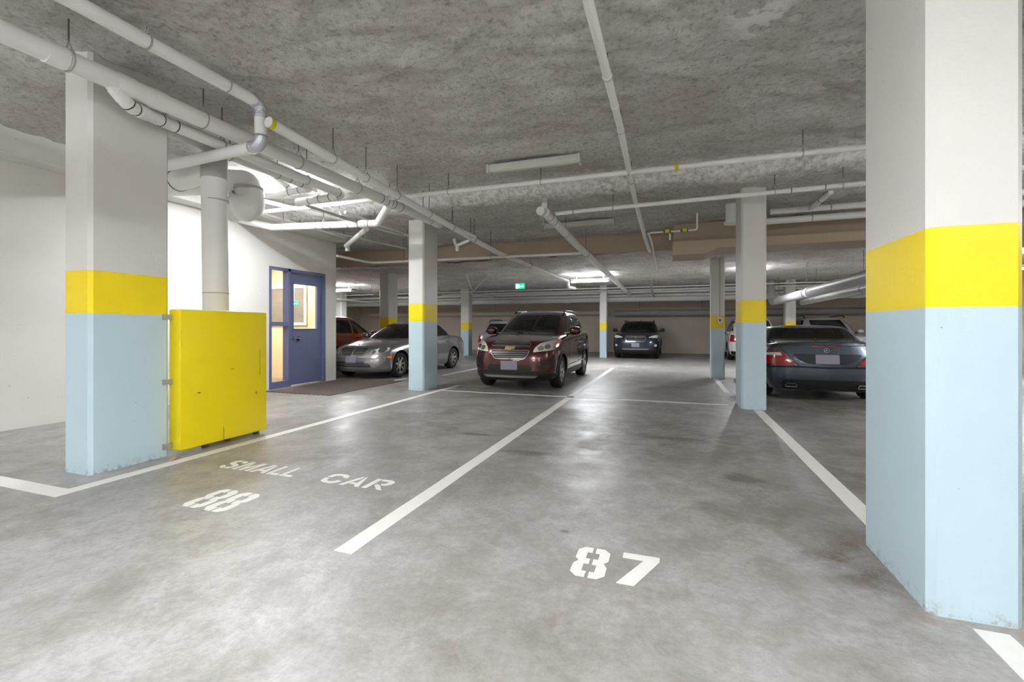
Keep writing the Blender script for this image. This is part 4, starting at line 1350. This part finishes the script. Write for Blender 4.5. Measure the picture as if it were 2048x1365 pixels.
red.mirror_pair(1.60, 1.17, .84, size=(.10, .25, .19))
for sd in (-1, 1):
    b = sweep(bmesh.new(), [(2.15, sd * .60, 1.575), (2.3, sd * .60, 1.635), (3.0, sd * .585, 1.65), (3.55, sd * .57, 1.635), (3.7, sd * .565, 1.57)], .018, 8)
    obj('roof_rail', b, M_dark, red.root, smooth=True)
b = sweep(bmesh.new(), [(1.20, -.1, 1.13), (1.3, -.45, 1.2)], .008, 6); sweep(b, [(1.20, .35, 1.13), (1.28, .0, 1.2)], .008, 6)
red.conform('hood_seam', band_poly([(.44, -.70), (.9, -.76), (1.25, -.74)], .008) + band_poly([(.44, .70), (.9, .76), (1.25, .74)], .008), 'top', M_black, off=.001)
red.conform('wiper', band_poly([(-.50, 1.13), (.05, 1.15)], .014) + band_poly([(.05, 1.12), (.56, 1.14)], .014), 'front', M_dark, off=.014)

# --- silver saloon
P_sil = car_paint('silver_paint', (150, 148, 150), .7, .28)
L = 4.53
lv_sed = [(0, .90, .10, .08), (.08, .96, .045, .03), (.2, .985, .01, .0), (.40, 1.0, 0, 0), (.58, 1.0, .01, .0), (.74, .99, .04, .02), (.85, .97, .09, .05), (.92, .945, .14, .08), (.97, .91, .20, .12), (1.0, .85, .29, .17)]
sil = Car('sedan', (-7.28, 9.06, 0), PI / 2 + math.radians(-2.0), 'silver four-door sedan parked behind the middle pillar, nose beside the lobby wall', L, 1.75, 1.43,
          dict(levels=lv_sed, top=[(0, .64), (.25, .73), (.7, .83), (1.3, .90), (1.6, .93), (3.0, .96), (3.7, .98), (4.3, .96), (4.53, .90)], crown=.05),
          [(0, 0), (.02, .35), (.08, .62), (.2, .82), (.42, .95), (.75, 1.0)], [(0, 0), (.02, .4), (.08, .7), (.24, .90), (.7, 1.0)],
          P_sil, .315, (.83, 3.545), dict(z0=.84, z1=1.39, front=[(0, 1.12), (.3, 1.38), (.7, 1.85), (1, 2.25)], rear=[(0, 4.12), (.3, 3.86), (.7, 3.5), (1, 3.2)],
                                          half=[(0, .83), (.3, .78), (.6, .71), (1, .58)], exp=5, bow=.16, crown=.04), zb=.17, spokes=7)
sil.conform('windshield', rounded([(-.60, .955), (.60, .955), (.66, 1.0), (.53, 1.31), (.47, 1.335), (-.47, 1.335), (-.53, 1.31), (-.66, 1.0)], .04), 'front', M_carglass, cell=.06)
sil.both('side_window', rounded([(1.72, .98), (2.58, 1.0), (2.58, 1.33), (2.30, 1.33), (1.98, 1.16)], .03), M_carglass)
sil.both('side_window', rounded([(2.66, 1.0), (3.36, 1.01), (3.40, 1.10), (3.18, 1.26), (2.92, 1.33), (2.66, 1.335)], .03), M_carglass)
sil.both('side_window', rounded([(3.44, 1.02), (3.72, 1.03), (3.48, 1.17), (3.42, 1.12)], .01), M_carglass)
sil.both('window_trim', band_poly([(1.62, .965), (2.6, .985), (3.4, .995), (3.82, 1.015)], .014), M_chrome, off=.006)
sil.seams([((1.52, .9), (1.44, .36)), ((2.62, .98), (2.64, .32)), ((3.40, 1.0), (3.28, .74)), ((3.28, .74), (3.12, .42)), ((1.44, .33), (3.1, .32)), ])
sil.both('side_moulding', band_poly([(1.26, .50), (3.08, .52)], .05), P_sil, off=.012)
gr = rounded([(-.36, .745), (.36, .745), (.40, .70), (.36, .60), (.27, .555), (-.27, .555), (-.36, .60), (-.40, .70)], .04)
gobj = sil.conform('grille', gr, 'front', M_dark, off=.008)
sil.conform('grille_frame', ring_poly(gr, .016), 'front', M_chrome, off=.02, parent=gobj)
for z in (.60, .635, .67, .705): sil.conform('slat', [(-.355, z - .006), (.355, z - .006), (.355, z + .006), (-.355, z + .006)], 'front', M_alloy, off=.014, parent=gobj, cell=.08)
sil.conform('grille_bar', [(-.012, .56), (.012, .56), (.012, .74), (-.012, .74)], 'front', M_chrome, off=.018, parent=gobj)
for sg in (1, -1):
    # pair of merged oval lamps each side
    peanut = []
    for k in range(28):
        a = 2 * PI * k / 28
        rr = .115 + .045 * math.cos(2 * (a - .5))
        peanut.append((sg * (.625 + rr * 1.12 * math.cos(a)), .675 + rr * .78 * math.sin(a)))
    h = sil.conform('headlamp', peanut, 'front', M_lampglass, off=.008)
    sil.conform('lamp_reflector', ell(sg * .69, .70, .07, .07), 'front', M_chrome, off=.0125, parent=h)
    sil.conform('lamp_reflector', ell(sg * .53, .645, .05, .05), 'front', M_chrome, off=.0125, parent=h)
    sil.conform('fog_lamp', ell(sg * .60, .34, .055, .045), 'front', M_chrome, off=.006)
    sil.conform('intake_trim', [(sg * .18, .40), (sg * .52, .395), (sg * .52, .41), (sg * .18, .415)] if sg > 0 else [(-.18, .415), (-.52, .41), (-.52, .395), (-.18, .40)], 'front', M_chrome, off=.012)
sil.conform('lower_intake', rounded([(-.52, .30), (.52, .30), (.50, .39), (.36, .425), (-.36, .425), (-.50, .39)], .02), 'front', M_dark, off=.005)
for z in (.335, .37): sil.conform('intake_slat', [(-.50, z - .006), (.50, z - .006), (.50, z + .006), (-.50, z + .006)], 'front', P_sil, off=.010, cell=.08)
sil.both('indicator', rounded([(.34, .505), (.52, .505), (.52, .55), (.34, .55)], .01), M_amber, off=.008)
sil.conform('bumper_seam', band_poly([(-.80, .50), (.80, .50)], .008), 'front', M_black, off=.001, cell=.05)
sil.plate(0.0, .48, 'front', .32, .165)
sil.mirror_pair(1.72, 1.03, .80)
sil.both('door_handle', rounded([(2.34, .84), (2.52, .845), (2.52, .81), (2.34, .805)], .01), M_chrome, off=.03)
sil.both('door_handle', rounded([(3.14, .86), (3.32, .865), (3.32, .83), (3.14, .825)], .01), M_chrome, off=.03)
sil.both('tail_lamp', rounded([(4.18, .70), (4.46, .68), (4.48, .80), (4.36, .90), (4.24, .90)], .02), M_redlens, off=.008)
sil.both('filler_cap', ring_poly(rounded([(3.66, .70), (3.84, .70), (3.84, .86), (3.66, .86)], .03), .006), M_dark, off=.001)
b = sweep(bmesh.new(), [(.30, 0, .78), (.31, 0, .83)], .005, 6)
sweep(b, [(.31, .035 * math.cos(2 * PI * k / 20), .865 + .035 * math.sin(2 * PI * k / 20)) for k in range(21)], .004, 6)
for k in range(3):
    a = PI / 2 + 2 * PI * k / 3; sweep(b, [(.31, 0, .865), (.31, .035 * math.cos(a), .865 + .035 * math.sin(a))], [.006, .002], 6)
obj('bonnet_ornament', b, M_chrome, sil.root, smooth=True)

# --- dark blue-grey coupe, tail toward the camera (local x still runs nose to tail)
P_slate = car_paint('slate_blue_grey_paint', (66, 76, 88), .6, .26)
L = 4.13
lv_slk = [(0, .88, .10, .10), (.10, .94, .05, .05), (.24, .985, .01, .01), (.42, 1.0, 0, 0), (.60, 1.0, .01, .0), (.76, .99, .04, .03), (.87, .97, .08, .06), (.93, .95, .13, .07), (.975, .92, .18, .085), (1.0, .87, .26, .13)]
slk = Car('coupe', (2.42, 8.86 + 4.13, 0), -PI / 2, 'dark blue-grey two-seat coupe seen from behind at the right, between the two pillars', L, 1.84, 1.30,
          dict(levels=lv_slk, top=[(0, .62), (.5, .76), (1.3, .87), (2.0, .91), (3.0, .94), (3.6, .955), (4.0, .975), (4.13, .97)], crown=.04),
          [(0, 0), (.03, .4), (.12, .68), (.3, .88), (.7, 1.0)], [(0, 0), (.02, .45), (.07, .70), (.17, .87), (.36, .97), (.65, 1.0)],
          P_slate, .325, (.9, 3.33), dict(z0=.84, z1=1.265, front=[(0, 1.35), (.4, 1.7), (.8, 2.05), (1, 2.2)], rear=[(0, 3.60), (.3, 3.42), (.7, 3.12), (1, 2.92)],
                                          half=[(0, .86), (.3, .83), (.6, .77), (1, .66)], exp=9, bow=.12, crown=.03, taper=.10), zb=.18)
slk.conform('rear_window', rounded([(-.70, .972), (.70, .972), (.73, 1.0), (.61, 1.205), (.55, 1.232), (-.55, 1.232), (-.61, 1.205), (-.73, 1.0)], .03), 'rear', M_carglass, cell=.05)
slk.conform('windshield', rounded([(-.60, .98), (.60, .98), (.50, 1.2), (-.50, 1.2)], .03), 'front', M_carglass, cell=.06)
slk.both('side_window', rounded([(1.95, .96), (3.05, .98), (3.15, 1.0), (2.85, 1.16), (2.4, 1.22), (2.25, 1.18)], .03), M_carglass)
slk.both('window_trim', band_poly([(1.85, .95), (3.0, .965), (3.2, .97)], .016), M_chrome, off=.006)
tl = rounded([(.56, .61), (.895, .60), (.91, .70), (.90, .83), (.70, .845), (.64, .80), (.58, .70)], .02)
tl = rounded([(.44, .645), (.60, .60), (.93, .615), (.93, .835), (.66, .845), (.60, .80)], .02)
for q in (tl, mir(tl)):
    t_l = slk.conform('tail_lamp', q, 'rear', M_redlens, off=.008)
rv = rounded([(.64, .765), (.92, .765), (.92, .80), (.66, .815)], .01)
for q in (rv, mir(rv)): slk.conform('reversing_lamp', q, 'rear', M_lampglass, off=.013)
slk.conform('number_plate_recess', rounded([(-.50, .80), (.50, .80), (.40, .69), (.26, .635), (-.26, .635), (-.40, .69)], .04), 'rear', mat('slate_recess', (26, 30, 36), .4, metal=.4), off=.004)
slk.plate(0, .715, 'rear', .34, .15)
slk.conform('bumper_gap', band_poly([(-.92, .56), (-.5, .585), (0, .575), (.5, .585), (.92, .56)][0:5], .028), 'rear', M_black, off=.003)
slk.conform('boot_seam', band_poly([(-.40, .60), (-.62, .845), (-.66, .93)], .010) + band_poly([(.40, .60), (.62, .845), (.66, .93)], .010), 'rear', M_black, off=.002)
slk.conform('brake_light', rounded([(-.22, .918), (.22, .918), (.22, .934), (-.22, .934)], .005), 'rear', M_redlens, off=.008, cell=.05)
slk.conform('boot_spoiler', rounded([(-.66, .942), (.66, .942), (.64, .968), (-.64, .968)], .008), 'rear', P_slate, off=.02, cell=.06)
slk.conform('diffuser', rounded([(-.62, .20), (.62, .20), (.66, .30), (.60, .37), (-.60, .37), (-.66, .30)], .02), 'rear', M_dark, off=.008)
for sg in (1, -1):
    tp = rounded([(sg * .42, .255), (sg * .60, .255), (sg * .58, .315), (sg * .44, .315)], .02)
    e = slk.conform('exhaust_tip', tp, 'rear', M_black, off=.03)
    slk.conform('exhaust_frame', ring_poly(tp, .010), 'rear', M_chrome, off=.04, parent=e)
st = []
for k in range(24):
    a = 2 * PI * k / 24; b2 = 2 * PI * (k + 1) / 24
    st.append([(.040 * math.cos(a), .86 + .040 * math.sin(a)), (.040 * math.cos(b2), .86 + .040 * math.sin(b2)), (.034 * math.cos(b2), .86 + .034 * math.sin(b2)), (.034 * math.cos(a), .86 + .034 * math.sin(a))])
for k in range(3):
    a = PI / 2 + 2 * PI * k / 3
    st.append([(.037 * math.cos(a), .86 + .037 * math.sin(a)), (.006 * math.cos(a + PI / 2), .86 + .006 * math.sin(a + PI / 2)), (.006 * math.cos(a - PI / 2), .86 + .006 * math.sin(a - PI / 2))])
slk.conform('badge', st, 'rear', M_chrome, off=.012, thick=0.0, label='three-pointed star in a ring')
slk.both('wheel_arch_lip', band_poly(arch_ring(3.33, .385, .03, .325, 0, 180), .02), P_slate, off=.008)
slk.seams([((2.1, .9), (2.0, .4)), ((3.05, .9), (2.95, .45))])
b = sweep(bmesh.new(), [(3.45, -.02, .97), (3.52, -.02, 1.06)], [.012, .005], 8)
obj('aerial', b, P_slate, slk.root, smooth=True)
slk.mirror_pair(1.95, 1.0, .84)
# head restraints seen through the rear window are left to the tinted glass

# --- dark crossover at the back wall, nose toward the camera
P_char = car_paint('charcoal_paint', (40, 45, 56), .5, .28)
L = 4.48
sub = Car('crossover', (-1.37, 18.45, 0), PI / 2, 'dark grey crossover parked facing out by the back wall', L, 1.78, 1.56,
          dict(levels=lv_suv, top=[(0, .84), (.3, .92), (.8, 1.0), (1.3, 1.04), (3.0, 1.08), (4.2, 1.1), (4.48, 1.05)], crown=.05),
          [(0, 0), (.015, .4), (.06, .66), (.15, .82), (.34, .94), (.7, 1.0)], [(0, 0), (.02, .5), (.08, .76), (.22, .93), (.6, 1.0)],
          P_char, .345, (.90, 3.57), dict(z0=.95, z1=1.50, front=[(0, 1.1), (.3, 1.38), (.7, 1.8), (1, 2.15)], rear=[(0, 4.4), (.5, 4.2), (1, 3.8)],
                                          half=[(0, .84), (.3, .80), (.6, .74), (1, .62)], exp=5.5, bow=.16), zb=.22)
sub.conform('windshield', rounded([(-.62, 1.07), (.62, 1.07), (.67, 1.12), (.55, 1.41), (-.55, 1.41), (-.67, 1.12)], .04), 'front', M_carglass, cell=.08)
sub.both('side_window', rounded([(1.7, 1.1), (3.9, 1.15), (3.6, 1.36), (2.3, 1.40)], .03), M_carglass)
hx = rounded([(-.42, .80), (-.36, .90), (.36, .90), (.42, .80), (.32, .68), (-.32, .68)], .02)
gobj = sub.conform('grille', hx, 'front', M_dark, off=.006)
sub.conform('grille_frame', ring_poly(hx, .022), 'front', M_chrome, off=.016, parent=gobj)
sub.conform('grille_bar', [(-.36, .835), (.36, .835), (.36, .865), (-.36, .865)], 'front', M_chrome, off=.014, parent=gobj)
sub.conform('badge', ell(0, .85, .06, .035), 'front', M_alloy, off=.022, thick=0)
hl = rounded([(.48, .85), (.80, .82), (.85, .88), (.84, .95), (.66, .92)], .015)
for q in (hl, mir(hl)): sub.conform('headlamp', q, 'front', M_lampglass, off=.008)
for sg in (1, -1):
    sub.conform('fog_lamp', ell(sg * .74, .54, .05, .05), 'front', M_lampglass, off=.012)
    sub.conform('fog_lamp_recess', rounded([(sg * .62, .46), (sg * .84, .46), (sg * .84, .64), (sg * .64, .60)][::sg], .03), 'front', M_dark, off=.006)
sub.conform('lower_intake', rounded([(-.44, .49), (.44, .49), (.38, .58), (-.38, .58)], .02), 'front', M_dark, off=.006)
sub.conform('bumper_lower', [(-.88, .23), (.88, .23), (.88, .36), (.5, .44), (-.5, .44), (-.88, .36)], 'front', M_dark, off=.006)
sub.conform('skid_plate', rounded([(-.46, .37), (.46, .37), (.52, .42), (-.52, .42)], .01), 'front', mat('grey_trim', (110, 112, 116), .5), off=.014)
sub.plate(0, .555, 'front', .30, .15)
sub.mirror_pair(1.62, 1.13, .84, M_dark, size=(.08, .20, .14))
for ax in (.90, 3.57): sub.both('arch_cladding', band_poly(arch_ring(ax, .41, .05, .345, -14, 194), .06), M_dark, off=.012)
for sd in (-1, 1):
    obj('roof_rail', sweep(bmesh.new(), [(2.1, sd * .60, 1.47), (2.2, sd * .60, 1.53), (3.6, sd * .58, 1.53), (3.75, sd * .57, 1.46)], .02, 8), M_dark, sub.root, smooth=True)
obj('aerial', sweep(bmesh.new(), [(3.3, 0, 1.53), (3.42, 0, 1.61)], .01, 6), M_dark, sub.root)


# --- the other cars, mostly hidden
def plain_car(kind, loc, rz, label, L, W, H, paint, belt=1.0, hood=.85, suv=True, rails=False, wheel=.33):
    c = Car(kind, loc, rz, label, L, W, H,
            dict(levels=lv_suv, top=[(0, hood - .08), (.4, hood), (1.2, belt - .04), (2.6, belt), (L - .4, belt + .03), (L, belt - .03)], crown=.04),
            [(0, 0), (.02, .4), (.08, .66), (.2, .84), (.42, .95), (.75, 1.0)], [(0, 0), (.02, .5), (.08, .76), (.22, .93), (.6, 1.0)],
            paint, wheel, (.88, L - .9), dict(z0=belt - .12, z1=H - .04, front=[(0, 1.1), (.3, 1.35), (.7, 1.8), (1, 2.15)],
                                             rear=[(0, L - .08), (.5, L - .28 if suv else L - .9), (1, L - .55 if suv else L - 1.4)],
                                             half=[(0, W / 2 - .05), (.3, W / 2 - .09), (.6, W / 2 - .15), (1, W / 2 - .27)], exp=5.5, bow=.14), zb=.2)
    zt = H - .14
    c.conform('windshield', rounded([(-.58, belt + .03), (.58, belt + .03), (.50, zt), (-.50, zt)], .04), 'front', M_carglass, cell=.08)
    c.conform('rear_window', rounded([(-.60, belt + .06), (.60, belt + .06), (.50, zt), (-.50, zt)], .04), 'rear', M_carglass, cell=.08)
    c.both('side_window', rounded([(1.7, belt + .04), (2.45, belt + .05), (2.45, zt), (2.2, zt - .01)], .03), M_carglass)
    c.both('side_window', rounded([(2.53, belt + .05), (3.3, belt + .06), (3.25, zt - .01), (2.53, zt)], .03), M_carglass)
    if suv: c.both('side_window', rounded([(3.38, belt + .07), (L - .45, belt + .1), (L - .75, zt - .04), (3.34, zt - .02)], .03), M_carglass)
    t = rounded([(W * .36, belt - .32), (W * .49, belt - .30), (W * .49, belt - .05), (W * .40, belt - .05)], .02)
    for q in (t, mir(t)): c.conform('tail_lamp', q, 'rear', M_redlens, off=.01)
    h = rounded([(W * .25, hood - .22), (W * .47, hood - .20), (W * .47, hood - .06), (W * .33, hood - .08)], .02)
    for q in (h, mir(h)): c.conform('headlamp', q, 'front', M_lampglass, off=.01)
    c.conform('grille', rounded([(-.38, hood - .25), (.38, hood - .25), (.42, hood - .1), (-.42, hood - .1)], .02), 'front', M_dark, off=.008)
    c.conform('bumper_lower', [(-W * .48, .22), (W * .48, .22), (W * .48, .36), (-W * .48, .36)], 'rear', M_dark, off=.008)
    c.seams([((1.5, belt), (1.45, .38)), ((2.49, belt), (2.49, .35)), ((3.3, belt), (3.1, .45))])
    c.mirror_pair(1.62, belt + .06, W / 2 - .06)
    if rails:
        for sd in (-1, 1):
            obj('roof_rail', sweep(bmesh.new(), [(2.1, sd * (W / 2 - .29), H - .06), (2.25, sd * (W / 2 - .29), H + .02), (L - .9, sd * (W / 2 - .31), H + .01), (L - .7, sd * (W / 2 - .31), H - .07)], .018, 8), M_dark, c.root, smooth=True)
    return c


plain_car('hatchback', (-9.95, 14.0, 0), -PI / 2, 'burnt orange hatchback partly hidden by the lobby wall, left of the silver sedan', 4.2, 1.75, 1.60, car_paint('burnt_orange_paint', (158, 58, 30), .4), belt=1.02, hood=.9)
plain_car('estate_car', (-6.05, 15.6 + 4.4, 0), -PI / 2, 'pale silver estate car half hidden behind the dark red crossover', 4.4, 1.8, 1.52, car_paint('pale_silver_paint', (190, 192, 198), .5), belt=1.0, hood=.85, rails=True)
plain_car('hatchback', (2.85, 18.6 + 4.0, 0), -PI / 2, 'white hatchback mostly hidden behind the right hand pillars', 4.0, 1.72, 1.64, car_paint('white_paint', (214, 214, 212), .0), belt=1.02, hood=.9)
plain_car('suv', (5.35, 17.9, 0), PI / 2, 'white SUV seen over the roof of the dark grey coupe', 4.6, 1.85, 1.66, MATS['white_paint'], belt=1.05, hood=.95, rails=True)

# unseen duct added over the aisle to cast shadow bands on the left pillar
vd = empty('added_shade_duct', (-2.5, -6.5, 3.01), 0, 'added round duct over the aisle, behind the viewpoint, shading the left pillar', 'duct')
obj('duct_body', cyl(bmesh.new(), (0, 0, 0), (0, 7.4, 0), .13, 28), M_pipe_grey, vd, smooth=True, angle=50)
obj('end_cap', cyl(bmesh.new(), (0, 7.4, 0), (0, 7.44, 0), .14, 28), M_pipe, vd, smooth=True, angle=50)
for y in (1.0, 4.0, 6.8): obj('hanger', cyl(bmesh.new(), (0, y, .13), (0, y, .58), .008, 8), M_rod, vd)
